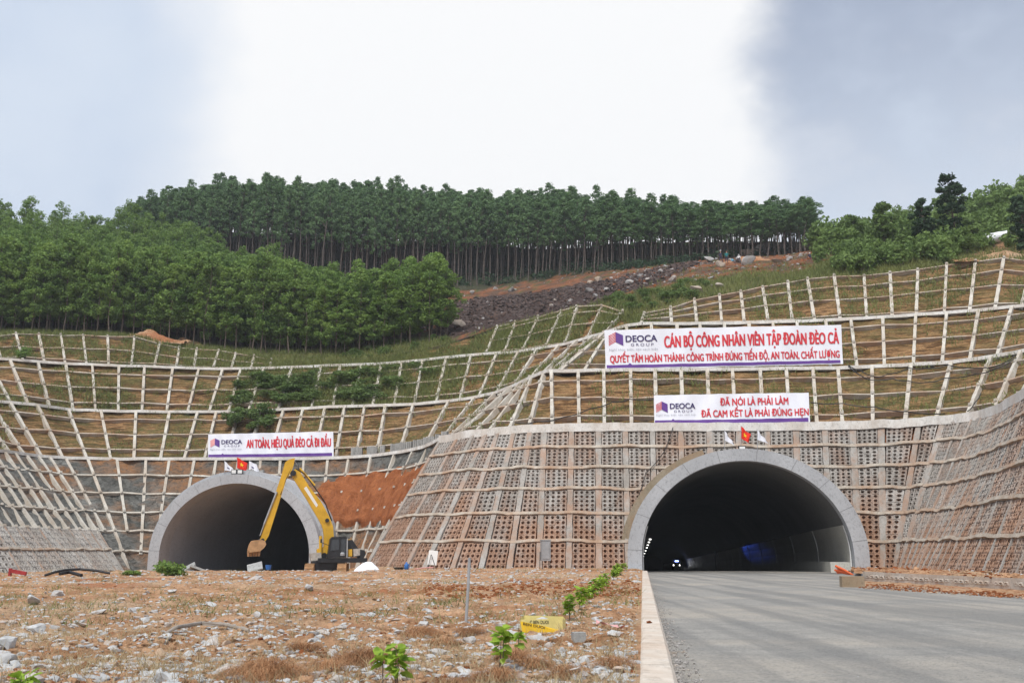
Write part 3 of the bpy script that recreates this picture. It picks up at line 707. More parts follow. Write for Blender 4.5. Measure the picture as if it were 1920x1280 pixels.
RUB = [(800, 640), (828, 600), (848, 572), (880, 560), (1000, 548), (1150, 523), (1285, 492), (1318, 490), (1280, 508), (1185, 548), (1100, 572), (1000, 598), (905, 618), (850, 632)]
def inpoly(x, y, poly):
    c = False; j = len(poly) - 1
    for i in range(len(poly)):
        (xi, yi), (xj, yj) = poly[i], poly[j]
        if (yi > y) != (yj > y) and x < (xj - xi) * (y - yi) / (yj - yi) + xi: c = not c
        j = i
    return c
RED = [(760, 560), (850, 548), (1000, 528), (1180, 503), (1290, 486), (1340, 470), (1420, 455), (1520, 468), (1560, 490), (1500, 512), (1400, 512), (1330, 522), (1250, 540), (1180, 552), (1140, 562), (1000, 605), (850, 640), (770, 612)]
DRED2 = [(640, 545), (700, 505), (745, 530), (780, 575), (850, 610), (790, 625), (700, 600)]
def tint(px, p):
    x, y = proj(p); wob = 9 * fbm(p, .25, 3); x += wob; y += wob * .6
    if inpoly(x, y, RUB): return (.080, .055, .050)
    if inpoly(x, y, RED): return (.27, .115, .058) if fbm(p, .35, 4) > .05 else ((.15, .095, .068) if fbm(p, .8, 3) > -.15 else (.12, .12, .05))
    if inpoly(x, y, DRED2): return (.30, .14, .075)
    if 1830 < x and y < 490 and y > 455: return (.38, .22, .12)
    if y > 600 or x > 1450: return (.16, .15, .06)
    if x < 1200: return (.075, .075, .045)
    return (.17, .15, .065)
def hill():
    pxs = np.arange(-330, 2251, 9.); dds = list(np.concatenate([np.arange(0, 40, 1.3), np.arange(40, 100, 3), np.arange(100, 521, 30)]))
    G = np.array([[terr(px, d) for px in pxs] for d in dds])
    o = grid_mesh('hill', G, M['terrain'], smooth=False); tag(o, kind='structure')
    ca = o.data.color_attributes.new('tint', 'FLOAT_COLOR', 'POINT')
    ca.data.foreach_set('color', [c for i in range(len(dds)) for j in range(len(pxs)) for c in (*tint(pxs[j], G[i, j]), 1.)])
hill()

# ------------------------------------------------------------------ foliage builders
def leaf_cloud(mb, centers, radii, n, size, m=0, flat=.5, droop=0., aspect=.5):
    """n leaf faces spread in gaussian clumps"""
    k = len(centers); idx = rng.integers(0, k, n); c = np.array(centers)[idx]; r = np.array(radii)[idx][:, None]
    d = rng.normal(0, 1, (n, 3)); d /= np.linalg.norm(d, axis=1)[:, None]; rad = rng.uniform(.25, 1, (n, 1)) ** .55
    p = c + d * rad * r * np.array((1, 1, .8))
    a = rng.normal(0, 1, (n, 3)); a[:, 2] = a[:, 2] * flat - droop; a /= np.linalg.norm(a, axis=1)[:, None]
    nn = d + rng.normal(0, .6, (n, 3)); b = np.cross(a, nn); b /= np.linalg.norm(b, axis=1)[:, None] + 1e-9
    s = size * rng.uniform(.6, 1.3, (n, 1)); a = a * s; b = b * s * aspect
    V = np.stack([p - a, p + b - a * .1, p + a, p - b - a * .1], 1).reshape(-1, 3); o = len(mb.v)
    mb.v.extend(map(tuple, V.tolist())); mb.f.extend([(o + 4 * i, o + 4 * i + 1, o + 4 * i + 2, o + 4 * i + 3) for i in range(n)]); mb.m.extend([m] * n)
def tree_meshes(h, crown0, rad, nleaf, leaf, nclump, tr, kind, lean=0.):
    t = MB(); bend = U(-.3, .3); path = [(lean * h * (k / 6) ** 1.5 + bend * math.sin(k * .9), bend * .6 * math.sin(k), h * .96 * k / 6) for k in range(7)]
    t.tube(path, [tr * (1 - .82 * k / 6) + .015 for k in range(7)], 6)
    cs, rs = [], []
    for k in range(nclump):
        f = U(0, 1) ** (.8 if kind == 'near' else .75); z = h * (crown0 + (1 - crown0) * f)
        prof = (math.sin(math.pi * min(1, (f * .78 + .2))) ** .7) if kind != 'near' else (math.sin(math.pi * (f * .8 + .14)) ** .8)
        rr = rad * prof * U(.25, 1.05); an = U(0, 2 * math.pi); i = min(int(z / (h * .96) * 6), 5); b0 = np.array(path[i])
        c = np.array((b0[0] + rr * math.cos(an), b0[1] + rr * math.sin(an), z)); cs.append(c); rs.append(rad * (U(.17, .36) if kind == 'near' else U(.13, .32)))
        if k % 2 == 0 and z < h * .92:
            s_ = np.array((b0[0], b0[1], max(z - rr * .8, h * .15))); t.tube([s_, (s_ + c) / 2 + (0, 0, .1), c], [tr * .35, tr * .22, .012], 4, cap=False)
    c = MB(); leaf_cloud(c, cs, rs, nleaf, leaf, 0, .7, .25)
    return t, c
def as_mesh(mb, name, mat):
    me = bpy.data.meshes.new(name); me.from_pydata(mb.v, [], mb.f); me.materials.append(mat); me.update(); return me
def forest(name, protos, spots, label, cat, group, stuffspots, stuffname, leafmat, bark, sub_ratio=.5):
    pm = [(as_mesh(t, 'trunk', bark), as_mesh(c, 'crown', leafmat), t, c) for t, c in protos]
    for p, s, rz, hs in spots:
        k = rng.integers(0, len(pm)); r = empty(name, tuple(p), label, cat, group, rz); r.scale = (s, s, s * hs)
        for part, me in (('trunk', pm[k][0]), ('crown', pm[k][1])):
            o = bpy.data.objects.new(part, me); col.objects.link(o); o.parent = r
    if stuffspots:
        VV, FF, mm, off = [], [], [], 0
        for p, s, rz, hs in stuffspots:
            _, _, t, c = pm[rng.integers(0, len(pm))]; cs, sn = math.cos(rz), math.sin(rz)
            keep = [f for i, f in enumerate(c.f) if rng.random() < sub_ratio]
            for src, fs, m in ((t, t.f, 0), (c, keep, 1)):
                V = np.array(src.v) * (s, s, s * hs); V = np.stack([V[:, 0] * cs - V[:, 1] * sn, V[:, 0] * sn + V[:, 1] * cs, V[:, 2]], 1) + p
                VV.append(V); FF += [tuple(off + i for i in f) for f in fs]; mm += [m] * len(fs); off += len(V)
        me = bpy.data.meshes.new(stuffname); me.from_pydata(np.concatenate(VV).tolist(), [], FF); me.materials.append(bark); me.materials.append(leafmat)
        me.polygons.foreach_set('material_index', mm); me.update(); tag(link(me, stuffname), kind='stuff')
# near acacia stand on the left
def near_stand():
    protos = [tree_meshes(U(11.5, 13.5), U(.10, .26), U(1.6, 2.2), 4300, .165, 74, .062, 'near') for _ in range(7)]
    sp, st = [], []
    top = [(-330, 40), (0, 66), (300, 66), (400, 58), (440, 44), (520, 34), (600, 30), (700, 28), (790, 22), (840, 12)]
    cand = []
    px = -240.
    for row in range(30):
        dd = 5 + row * 1.6 + row * row * .028
        px = -240 + U(0, 20)
        while px < 836:
            if dd < interp(top, px) + U(-4, 2): cand.append((px + U(-6, 6), dd + U(-.8, .8), row))
            px += U(17, 29) * (1 if row < 4 else 1.15)
    far = [c for c in cand]
    rng.shuffle(far); far.sort(key=lambda c: c[2] + U(0, 6) + (20 if c[0] < -30 else 0))
    for k, (px, dd, row) in enumerate(far):
        p = terr(px, max(dd, 2)); hs = (.74 if px > 560 else .9) + U(-.14, .14); s = U(.85, 1.1)
        (sp if k < 300 else st).append((p - (0, 0, .2), s, U(0, 6.28), hs))
    forest('acacia_tree', protos, sp, 'slender bright green acacia in the young plantation on the left', 'tree', 'young acacias of the left plantation', st, 'acacia_wood', M['leaf_near'], M['bark'], .6)
near_stand()
def ridge_stand():
    protos = [tree_meshes(U(15.5, 18.), U(.36, .56), U(1.5, 2.2), 2500, .185, 60, .10, 'ridge', U(-.02, .12)) for _ in range(10)]
    sp, st = [], []; cand = []
    base = [(300, 66), (700, 69), (830, 71), (930, 73), (1010, 71.5), (1083, 70), (1140, 73), (1208, 78), (1300, 76), (1400, 68), (1500, 62), (1560, 58)]
    SKY = [(230, 384), (290, 368), (340, 354), (400, 345), (480, 348), (600, 350), (700, 356), (800, 362), (900, 367), (1000, 369), (1100, 372), (1200, 378), (1300, 385), (1400, 390), (1480, 398), (1530, 408)]
    hmul = [(300, 1.02), (480, 1.12), (700, 1.06), (900, .98), (1100, .9), (1250, .80), (1400, .74), (1500, .66)]
    for row in range(17):
        px = 235 + U(0, 9)
        while px < 1520:
            if not (px > 1130 and row > 9) and (px > 350 or rng.random() < (px - 215) / 170): cand.append((px + U(-3, 3), interp(base, px) + row * 2.3 + U(-.9, .9), row))
            px += U(9, 18)
    rng.shuffle(cand); cand.sort(key=lambda c: c[2] + (2.2 if c[0] < 470 else 0) + U(0, .6))
    for k, (px, dd, row) in enumerate(cand):
        p = terr(px, dd); hs = float(np.clip((P(px, interp(SKY, px) + U(-9, 22), p[1])[2] - p[2]) / 16.8, .5, 1.3))
        (sp if k < 300 else st).append((p - (0, 0, .2), U(.85, 1.1), U(-.5, .5), hs))
    forest('plantation_tree', protos, sp, 'tall thin-trunked plantation tree with a small dark crown in the ridge wood', 'tree', 'tall trees of the ridge wood', st, 'ridge_wood', M['leaf_ridge'], M['barkr'], .8)
ridge_stand()
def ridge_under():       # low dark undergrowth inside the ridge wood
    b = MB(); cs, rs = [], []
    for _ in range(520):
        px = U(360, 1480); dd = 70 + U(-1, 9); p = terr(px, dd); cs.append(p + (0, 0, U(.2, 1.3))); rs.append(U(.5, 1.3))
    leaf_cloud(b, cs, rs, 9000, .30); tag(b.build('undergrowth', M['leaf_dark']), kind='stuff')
ridge_under()
# shrubs and trees of the right hill
def shrub_proto(r, h, n, leaf, k=10):
    cs = [(r * .75 * math.cos(a) * q, r * .75 * math.sin(a) * q, h * U(.25, .85)) for a, q in [(U(0, 6.28), U(.1, 1)) for _ in range(k)]]
    b = MB(); leaf_cloud(b, cs, [r * U(.28, .5) for _ in cs], n, leaf, 0, .6, .0)
    s = MB()
    for c in cs: s.tube([(0, 0, -.15), (c[0] * .5, c[1] * .5, c[2] * .6), c], [.04, .03, .01], 4, cap=False)
    return s, b
def plants(name, protos, spots, label, cat, group, mat, two=True):
    pm = [(as_mesh(s, 'stems', M['bark']), as_mesh(b, 'foliage', mat)) for s, b in protos]; out = []
    for p, s, hs in spots:
        k = rng.integers(0, len(pm)); r = empty(name, tuple(p), label, cat, group, U(0, 6.28)); r.scale = (s, s, s * hs); out.append(r)
        for part, me in (('stems', pm[k][0]), ('foliage', pm[k][1])):
            o = bpy.data.objects.new(part, me); col.objects.link(o); o.parent = r
    return out
SH = [shrub_proto(1.5, 2.6, 520, .22) for _ in range(6)]
spots = []
for _ in range(310):
    px = U(1530, 2060); dd = U(3.5, 75)
    if px < 1600 and dd < 5: continue
    if px > 1815 and dd < 9: continue
    if rng.random() < .22: px = U(1560, 1800); dd = U(1.2, 8)
    spots.append((terr(px, dd) - (0, 0, .2), U(.75, 1.25) * (1.35 if dd > 20 else .85), U(.8, 1.4)))
plants('shrub', SH, spots, 'leafy green shrub of the thicket covering the hill at upper right', 'shrub', 'shrubs on the right hill', M['leaf_bush'])
hl = []
SHD = [shrub_proto(1.2, 1.5, 900, .13, 14) for _ in range(4)]
for px, y in [(440, 745), (462, 738), (487, 722), (505, 735), (520, 712), (545, 720), (560, 700), (572, 728), (590, 698), (585, 745), (535, 748), (610, 722), (650, 705), (672, 700), (690, 715), (712, 700), (735, 690), (655, 735), (700, 738), (745, 710), (790, 690), (805, 702)] + [(U(450, 600), U(700, 755)) for _ in range(26)] + [(U(640, 760), U(692, 748)) for _ in range(16)]:
    d = q2(px)[1] + 1 + (768 - y) * .085
    hl.append((P(px, y + 10, d + .2), U(1.0, 1.6), U(.4, .7)))
plants('bush', SHD, hl, 'dark green bush growing over the beams of the third bench left of centre', 'bush', 'bushes overgrowing the third bench', M['leaf_slope'])
hl = [(P(px, y, q1(px)[1] + 1.2 + (860 - y) * .07), U(.8, 1.2), U(.6, .9)) for px, y in [(440, 800), (455, 785), (478, 790), (495, 778), (470, 805), (505, 800), (430, 790)]]
plants('bush', SHD, hl, 'low green bush directly above the left banner', 'bush', 'bushes above the left banner', M['leaf_slope'])
r = plants('bush', SHD, [(P(47, 672, q3(47)[1] + .3), .95, 1.)], 'single round bush hanging over the white coping at far left', 'bush', None, M['leaf_near'])
for nm, px, dd, h, r_, lab, dk in (('tall_tree', 1792, 12, 9.6, 1.7, 'tallest dark tree with an open ragged crown standing alone on the right hill', 1), ('dark_tree', 1738, 9, 6.6, 1.6, 'dense dark green tree just left of the tallest tree on the right hill', 1),
                              ('leafy_tree', 1660, 20, 6.6, 1.7, 'mid green tree rising from the thicket between boulders and dark tree', 0), ('leafy_tree', 1600, 26, 5.2, 1.6, 'rounded green tree nearest the end of the ridge wood on the right hill', 0), ('dark_tree', 1925, 5, 6.5, 1.4, 'dark tree cut by the right edge of the view beside the white pipe', 1)):
    t, c = tree_meshes(h, .14 if dk else .25, r_, 3400, .22, 64, .11, 'near'); p = terr(px, dd) - np.array((0, 0, .2))
    root = empty(nm, tuple(p), lab, 'tree'); 
    for nmp, mb_, mt in (('trunk', t, M['bark']), ('crown', c, M['leaf_dark'] if dk else M['leaf_bush'])):
        o = link(as_mesh(mb_, nmp, mt), nmp); o.parent = root
hl = []
while len(hl) < 75:
    px, dd = U(640, 1330), U(.8, 11); p = terr(px, dd); x, y = proj(p)
    if inpoly(x, y, RUB) or inpoly(x, y, RED) or (px > 1000 and px < 1130 and dd < 2): continue
    hl.append((p - (0, 0, .1), U(.35, .8), U(.5, 1.)))
plants('bush', SHD, hl, 'small green bush on the grassy slope below the cleared rubble', 'bush', 'bushes on the grassy slope', M['leaf_slope'])
# grass on the open slope
def blades(name, pts, h, wd, mat, lean=.35):
    n = len(pts); p = np.array(pts); an = rng.uniform(0, 2 * math.pi, n); hh = h * rng.uniform(.5, 1.25, n)
    a = np.stack([np.cos(an), np.sin(an), 0 * an], 1) * wd; l = rng.normal(0, lean, (n, 3)) * hh[:, None]; l[:, 2] = hh
    V = np.stack([p - a, p + a, p + l], 1).reshape(-1, 3)
    me = bpy.data.meshes.new(name); me.from_pydata(V.tolist(), [], [(3 * i, 3 * i + 1, 3 * i + 2) for i in range(n)]); me.materials.append(mat); me.update()
    return tag(link(me, name), kind='stuff')
def slope_grass():
    pts = []
    while len(pts) < 42000:
        px = U(-60, 1960); dd = U(0, 24) if px < 1480 else U(0, 14)
        if px < 830 and dd > 9: continue
        p = terr(px, dd); x, y = proj(p)
        if inpoly(x, y, RUB) or (inpoly(x, y, RED) and rng.random() < .93) or inpoly(x, y, DRED2): continue
        if x > 1815 and y > 455 and y < 486 and rng.random() < .8: continue
        for _ in range(int(U(3, 9))): pts.append(p + (rng.normal(0, .35), rng.normal(0, .35), -.05))
    blades('grass', pts, .62, .035, M['grass'])
    pts = []
    def on(bn, u0, u1, v0, v1, n, thr):
        k = 0
        while k < n:
            u, v = U(u0, u1), U(v0, v1); p = bn.S(u, v)
            if fbm(p, .16, 3) + .25 * fbm(p, .9, 2) > thr:
                for _ in range(4): pts.append(p - bn.N(u, v) * .12 + rng.normal(0, .22, 3) * (1, 1, .5))
            k += 1
    on(mid4soil, 0, mid4soil.n - 1, 0, 1, 9000, -.35); on(B4l, 0, B4l.n - 1, 0, 1, 5500, -.15); on(B3l, 12, 22, 0, 1, 5000, -.5); on(B3l, 12, B3l.n - 1, 0, 1, 6500, -.12); on(B3l, 0, 12, 0, 1, 4500, -.05)
    on(B4r, 0, B4r.n - 1, 0, 1, 4000, .0); on(B3r, 0, B3r.n - 1, 0, 1, 2000, .1); on(B2r, 0, B2r.n - 1, 0, 1, 2200, .1); on(B2l, 0, B2l.n - 1, 0, 1, 2200, .12)
    blades('grass', pts, .42, .035, M['grass'])
slope_grass()
# boulders and rubble
def stone_mesh(r, sq=(1, 1, .7), sub=2, rough=.28, seed=0):
    bm = bmesh.new(); bmesh.ops.create_icosphere(bm, subdivisions=sub, radius=1)
    rs = np.random.default_rng(seed); cuts = [(Vector(rs.normal(0, 1, 3)).normalized(), rs.uniform(.34, .72)) for _ in range(11)]
    for v in bm.verts:
        c = v.co.copy()
        for n_, d in cuts:
            e = c.dot(n_) - d
            if e > 0: c -= n_ * e
        c *= 1 + rough * .35 * mnoise.fractal(c * 1.7 + Vector((seed * 3.1, 0, 0)), 1, 2, 3); v.co = Vector((c.x * sq[0], c.y * sq[1], c.z * sq[2])) * r
    me = bpy.data.meshes.new('stone'); bm.to_mesh(me); bm.free(); return me
STM = [stone_mesh(1, (U(.8, 1.25), U(.7, 1.1), U(.45, .85)), 2, .3, k) for k in range(14)]
def stones(name, spots, mat, label, cat, group=None, meshes=STM, mcache={}):
    for p, r, lab in spots:
        k = rng.integers(0, len(meshes)); key = (k, mat.name)
        if key not in mcache:
            me = meshes[k].copy(); me.materials.append(mat); mcache[key] = me
        o = link(mcache[key], name); o.location = tuple(p); o.scale = (r, r, r); o.rotation_euler = (U(-.3, .3), U(-.3, .3), U(0, 6.28))
        tag(o, lab or label, cat, None if lab else group)
def field(name, pts, rmin, rmax, mat, squash=.7, pw=3):
    me0 = [stone_mesh(1, (1, .8, squash), 1, .3, 40 + k) for k in range(6)]; arr = []
    for me in me0:
        v = np.zeros(len(me.vertices) * 3); me.vertices.foreach_get('co', v); arr.append((v.reshape(-1, 3), np.array([tuple(p.vertices) for p in me.polygons])))
    VV, FF, o = [], [], 0
    for p in pts:
        v, f = arr[rng.integers(0, 6)]; r = rmin + (rmax - rmin) * rng.random() ** pw; a = U(0, 6.28); c, s = math.cos(a), math.sin(a); q = v * r * (U(.7, 1.3), U(.7, 1.3), U(.6, 1.1))
        VV.append(np.stack([q[:, 0] * c - q[:, 1] * s, q[:, 0] * s + q[:, 1] * c, q[:, 2]], 1) + p); FF.append(f + o); o += len(v)
    me = bpy.data.meshes.new(name); me.from_pydata(np.concatenate(VV).tolist(), [], np.concatenate(FF).tolist()); me.materials.append(mat); me.update()
    return tag(link(me, name), kind='stuff')
def invterr(px, y):          # ground point seen in a given image position
    for dd in np.arange(0, 110, .8):
        p = terr(px, dd)
        if proj(p)[1] <= y: return p
    return p
pts = []
while len(pts) < 6500:
    px, dd = U(790, 1330), U(2, 84); p = terr(px, dd); x, y = proj(p)
    if inpoly(x, y, RUB) and rng.random() < .3 + .7 * (dd > 15): pts.append(p)
field('rubble', pts, .10, .75, M['rubble'])
pts = []
while len(pts) < 260:
    px, dd = U(790, 1330), U(2, 84); p = terr(px, dd); x, y = proj(p)
    if inpoly(x, y, RUB) or inpoly(x, y, RED): pts.append(p)
field('rubble', pts, .12, .6, M['stoneb'])
pts = []
while len(pts) < 1100:
    px, dd = U(1150, 1570), U(6, 70); p = terr(px, dd); x, y = proj(p)
    if inpoly(x, y, RED): pts.append(p)
field('rubble', pts[:380], .08, .5, M['stoneb']); field('clods', pts[380:], .1, .5, M['redsoil'])
bl = [(invterr(px, y) + (0, 0, r * .25), r, lab) for px, y, r, lab in ((959, 546, 1.05, 'big orange-stained boulder lying below the ridge wood'), (930, 543, .8, None), (1108, 532, .8, None), (1122, 528, .75, None), (1104, 548, .85, None), (1085, 553, .55, None), (1140, 545, .6, None), (1040, 566, .6, None), (1036, 575, .5, None), (1200, 520, .6, None),
    (1215, 528, .5, None), (885, 552, .6, None), (860, 612, 1.3, 'dark rounded boulder beside the lower end of the rubble'), (905, 600, .35, None), (1302, 552, 1.1, 'dark boulder half sunk in grass at the start of the top lattice'), (1335, 526, .6, None), (1352, 540, .8, None), (1330, 540, .5, None),
    (1330, 492, 1.25, 'pale boulder left of the standing workers'), (1403, 495, 1.35, None), (1408, 478, 1.9, 'largest cracked grey boulder on top of the red mound'), (1432, 474, 1.7, None), (1466, 470, 1.6, 'smooth grey boulder beside the shrubs right of the red mound'), (1455, 492, .9, None), (1480, 488, .9, None), (1385, 492, .8, None), (1350, 500, .8, None), (1180, 536, .7, None), (1262, 528, .7, None), (1240, 512, .6, None))]
stones('boulder', bl, M['stoneb'], 'weathered grey boulder lying on the cleared slope below the ridge wood', 'boulder', 'boulders on the cleared slope')
# heap of red earth behind the boulders and spoil heaps at the left edge of the wood
def mound(name, px, y, rx, ry, h, mat, label, cat, off=0, kind=None):
    p = invterr(px, y); n = 22; G = np.zeros((n, n, 3))
    for i in range(n):
        for j in range(n):
            a, b = (i / (n - 1) - .5) * 2, (j / (n - 1) - .5) * 2; r = min(1, math.hypot(a, b)); q = p + np.array((a * rx, b * ry + off, 0)); e = (math.cos(math.pi * r) + 1) / 2
            q[2] = p[2] - .5 + e * (h + .5) * (1 + .45 * fbm(q, .5, 4)) + .25 * fbm(q, 1.3, 3) + b * ry * .28; G[i, j] = q
    o = grid_mesh(name, G, mat, smooth=False); return tag(o, label, cat, kind=kind)
mound('earth_heap', 270, 634, 5.5, 2., 1.0, M['dirt'], 'orange spoil heap at the edge of the acacia wood above the top left lattice', 'earth heap')
mound('earth_heap', 345, 646, 4.2, 1.6, .6, M['dirt'], 'smaller tan spoil heap right of the bigger one at the wood edge', 'earth heap')
mound('earth_heap', 1425, 490, 9, 4, 1.8, M['dirt'], 'broad red earth mound carrying boulders on the cleared hilltop', 'earth heap', 4)
mound('earth_heap', 1890, 482, 6, 1.6, .35, M['dirt'], 'sandy earth heap under the white pipe at far right', 'earth heap')
p0, p1 = invterr(1850, 470) + (0, .2, 1.35), invterr(1915, 466) + (0, .6, 1.9)
b = MB(); pth = [p0 + (p1 - p0) * k / 7 + (0, 0, .04 * (k % 2)) for k in range(8)]; b.tube(pth, .58, 18); tag(b.build('pipe', M['sheet'], smooth=False), 'thick white plastic pipe lying on earth at the far right hilltop', 'pipe')
# workers on the mound
def person(px, y, h, shirt, legs, hat, pose, label, rz=0.):
    p = invterr(px, y); p[2] += .25
    bm = bmesh.new(); lay = bm.verts.layers.skin.verify()
    s = h / 1.7; k = .55 if pose == 'sit' else 1.
    J = [(0, 0, .92 * k, .13), (0, 0, 1.12 * k, .125), (0, 0, 1.36 * k + (.08 if k < 1 else 0), .135), (0, 0, 1.5 * k + (.08 if k < 1 else 0), .055), (0, 0, 1.58 * k + .08, .085), (0, -.01, 1.66 * k + .1, .08)]
    ix = {}; vs = []
    def v(x, y, z, r):
        q = bm.verts.new((x, y, z)); q[lay].radius = (r, r); vs.append(q); return q
    body = [v(*j) for j in J]
    for a, b_ in zip(body, body[1:]): bm.edges.new((a, b_))
    for sgn in (-1, 1):
        if pose == 'sit': leg = [v(.11 * sgn, -.08, .5, .085), v(.13 * sgn, -.42, .52, .065), v(.13 * sgn, -.46, .1, .05), v(.13 * sgn, -.58, .04, .04)]
        else: leg = [v(.10 * sgn, 0, .84, .09), v(.12 * sgn, -.03 + (.12 * sgn if pose == 'walk' else 0), .48, .065), v(.13 * sgn, (.2 * sgn if pose == 'walk' else 0), .09, .048), v(.13 * sgn, -.13 + (.2 * sgn if pose == 'walk' else 0), .04, .04)]
        bm.edges.new((body[0], leg[0]))
        for a, b_ in zip(leg, leg[1:]): bm.edges.new((a, b_))
        sh = J[2][2]; arm = [v(.19 * sgn, 0, sh, .06), v(.25 * sgn, .03, sh - .28, .045), v(.24 * sgn, -.14, sh - .50, .036), v(.235 * sgn, -.2, sh - .57, .035)]
        bm.edges.new((body[2], arm[0]))
        for a, b_ in zip(arm, arm[1:]): bm.edges.new((a, b_))
    body[0][lay].use_root = True
    me = bpy.data.meshes.new('person'); bm.to_mesh(me); bm.free(); o = bpy.data.objects.new('tmp', me); col.objects.link(o)
    o.modifiers.new('s', 'SKIN'); sb = o.modifiers.new('d', 'SUBSURF'); sb.levels = 1; sb.render_levels = 1
    me2 = bpy.data.meshes.new_from_object(o.evaluated_get(bpy.context.evaluated_depsgraph_get())); bpy.data.objects.remove(o)
    for mm in (M['skin'], shirt, legs): me2.materials.append(mm)
    hip = J[0][2] * .98
    for f in me2.polygons:
        c = f.center; f.material_index = 0 if c.z > J[3][2] - .03 or (abs(c.x) > .215 and c.z < J[2][2] - .3) else (1 if c.z > hip else 2); f.use_smooth = True
    r = link(me2, 'person'); r.location = tuple(p); r.scale = (s, s, s); r.rotation_euler = (0, 0, rz); tag(r, label, 'person')
    hb = MB(); zt = J[5][2]; hb.tube([(0, -.01, zt - .02), (0, -.01, zt + .03), (0, -.01, zt + .09), (0, -.01, zt + .12)], [.14 if hat == 'helmet' else .10, .115, .08, .02], 12)
    ho = hb.build('helmet' if hat == 'helmet' else 'hair', M['whitecloth'] if hat == 'helmet' else M['black'], None, True); ho.parent = r
person(1352, 497, 1.7, M['navycloth'], M['navycloth'], 'helmet', 'walk', 'person in dark clothes and white helmet standing on the red mound', 2.4)
person(1363, 496, 1.72, M['teal'], M['navycloth'], 'hair', 'stand', 'person in a teal top and dark trousers on the red mound, back turned', 3.0)
person(1374, 500, 1.5, M['bluecloth'], M['navycloth'], 'hair', 'sit', 'person in light blue sitting low right of the teal worker', .5)
person(1386, 494, 1.65, M['whitecloth'], M['navycloth'], 'helmet', 'sit', 'person in white crouching beside the boulders', -.4)
person(1519, 493, 1.5, M['navycloth'], M['navycloth'], 'helmet', 'sit', 'person in dark clothes and white helmet resting at the right end of the mound', .2)
person(1533, 493, 1.5, M['navycloth'], M['navycloth'], 'hair', 'sit', 'bareheaded person in dark clothes resting rightmost on the mound', -.3)
person(1603, 474, 1.7, M['bluecloth'], M['bluecloth'], 'hair', 'stand', 'person in light blue standing among the green shrubs', .3)
#SECTION4
# ------------------------------------------------------------------ ground, kerb, road
KU = .1285                                       # the kerb runs straight: x = KU * depth
def smooth(a, b, x): t = min(max((x - a) / (b - a), 0), 1); return t * t * (3 - 2 * t)
def dz(x, D):
    u = x / max(D, .1); px = CX + u * F * 1.0
    base = .05 + .13 * smooth(38, 58, D)
    drop = smooth(60, 69, D) * smooth(720, 610, px) * .66
    if px < 150: base += -.10 * smooth(150, 0, px) * smooth(40, 60, D)
    near = 1 - smooth(40, 70, D) * .25; ke = smooth(0, .5, KU * D - x)
    return base - drop + ke * near * (.11 * fbm((x, D, 0), .35, 4) + .085 * fbm((x, D, 5), 1.4, 5) + .03 * fbm((x, D, 9), 5, 4)) + (.040 * (1 - smooth(30, 45, D)) - .10 * smooth(38, 58, D)) * (1 - ke)
def ground():
    us = np.concatenate([np.linspace(-1.5, -.62, 30)[:-1], np.linspace(-.62, KU - .0005, 360)]); Ds = np.geomspace(2.5, 98, 480)
    G = np.array([[(u * D, D, dz(u * D, D)) for u in us] for D in Ds])
    keep = [[not (Ds[i] > 70 and us[j] > -.06) for j in range(len(us) - 1)] for i in range(len(Ds) - 1)]
    tag(grid_mesh('ground', G, M['dirt'], keep=keep, flip=True), kind='structure')
    G = np.array([[(x, y, -.75) for x in np.linspace(-600, 600, 13)] for y in np.linspace(-400, 64, 10)])
    tag(grid_mesh('far_ground', G, M['dirt'], smooth=False), kind='structure')
    xs = np.concatenate([np.linspace(KU, .62, 160), np.linspace(.66, 2., 12)]); Ds = np.geomspace(2, 74, 420)
    G = np.array([[(u * D + .02 * (u == KU), D, -.105 - .012 * abs(fbm((u * D, D, 2), .4, 3)) * (D < 60)) for u in xs] for D in Ds])
    def onroad(p):
        x, y = proj(p); return np.dot(p - PR, AXD) < .4 and (x < 1612 or y > interp([(1560, 1098), (1640, 1101), (1720, 1105), (1800, 1111), (1920, 1121), (2050, 1134), (2250, 1160), (3500, 1260)], x) - 5)
    keep = [[onroad(G[i, j]) for j in range(len(xs) - 1)] for i in range(len(Ds) - 1)]
    tag(grid_mesh('road', G, M['road'], keep=keep, flip=True), kind='structure')
    G = np.array([[(x, y, -.12) for x in (-3, 30)] for y in (-60, 2.2)]); tag(grid_mesh('road', G, M['road'], flip=True), kind='structure')
    root = empty('kerb', (KU * 9, 9, 0), 'long pale dusty concrete kerb between the dirt field and the grey road', 'kerb')
    D = 3.0
    while D < 66:
        L = 2.5; p = [np.array((KU * d + .145 + .006 * fbm((0, d, 1), 1.3, 2), d, .0)) for d in np.linspace(D + .012, min(D + L, 66.5) - .012, 6)]
        b = MB(); V = []
        for q in p:
            e = .006 * fbm((q[1], 0, 0), 4, 3); V += [q + (-.20, 0, -.2), q + (-.20, 0, .09 + e), q + (-.175, 0, .105 + e), q + (.10 + e, 0, .10 + e), q + (.145 + e, 0, .035), q + (.165, 0, -.2)]
        n = len(p); b.add(V, [(i * 6 + j, i * 6 + 6 + j, i * 6 + 7 + j, i * 6 + 1 + j) for i in range(n - 1) for j in range(5)] + [(0, 1, 2, 3, 4, 5), tuple((n - 1) * 6 + j for j in (5, 4, 3, 2, 1, 0))])
        b.build('kerb_block', M['kerb'], root); D += L
ground()
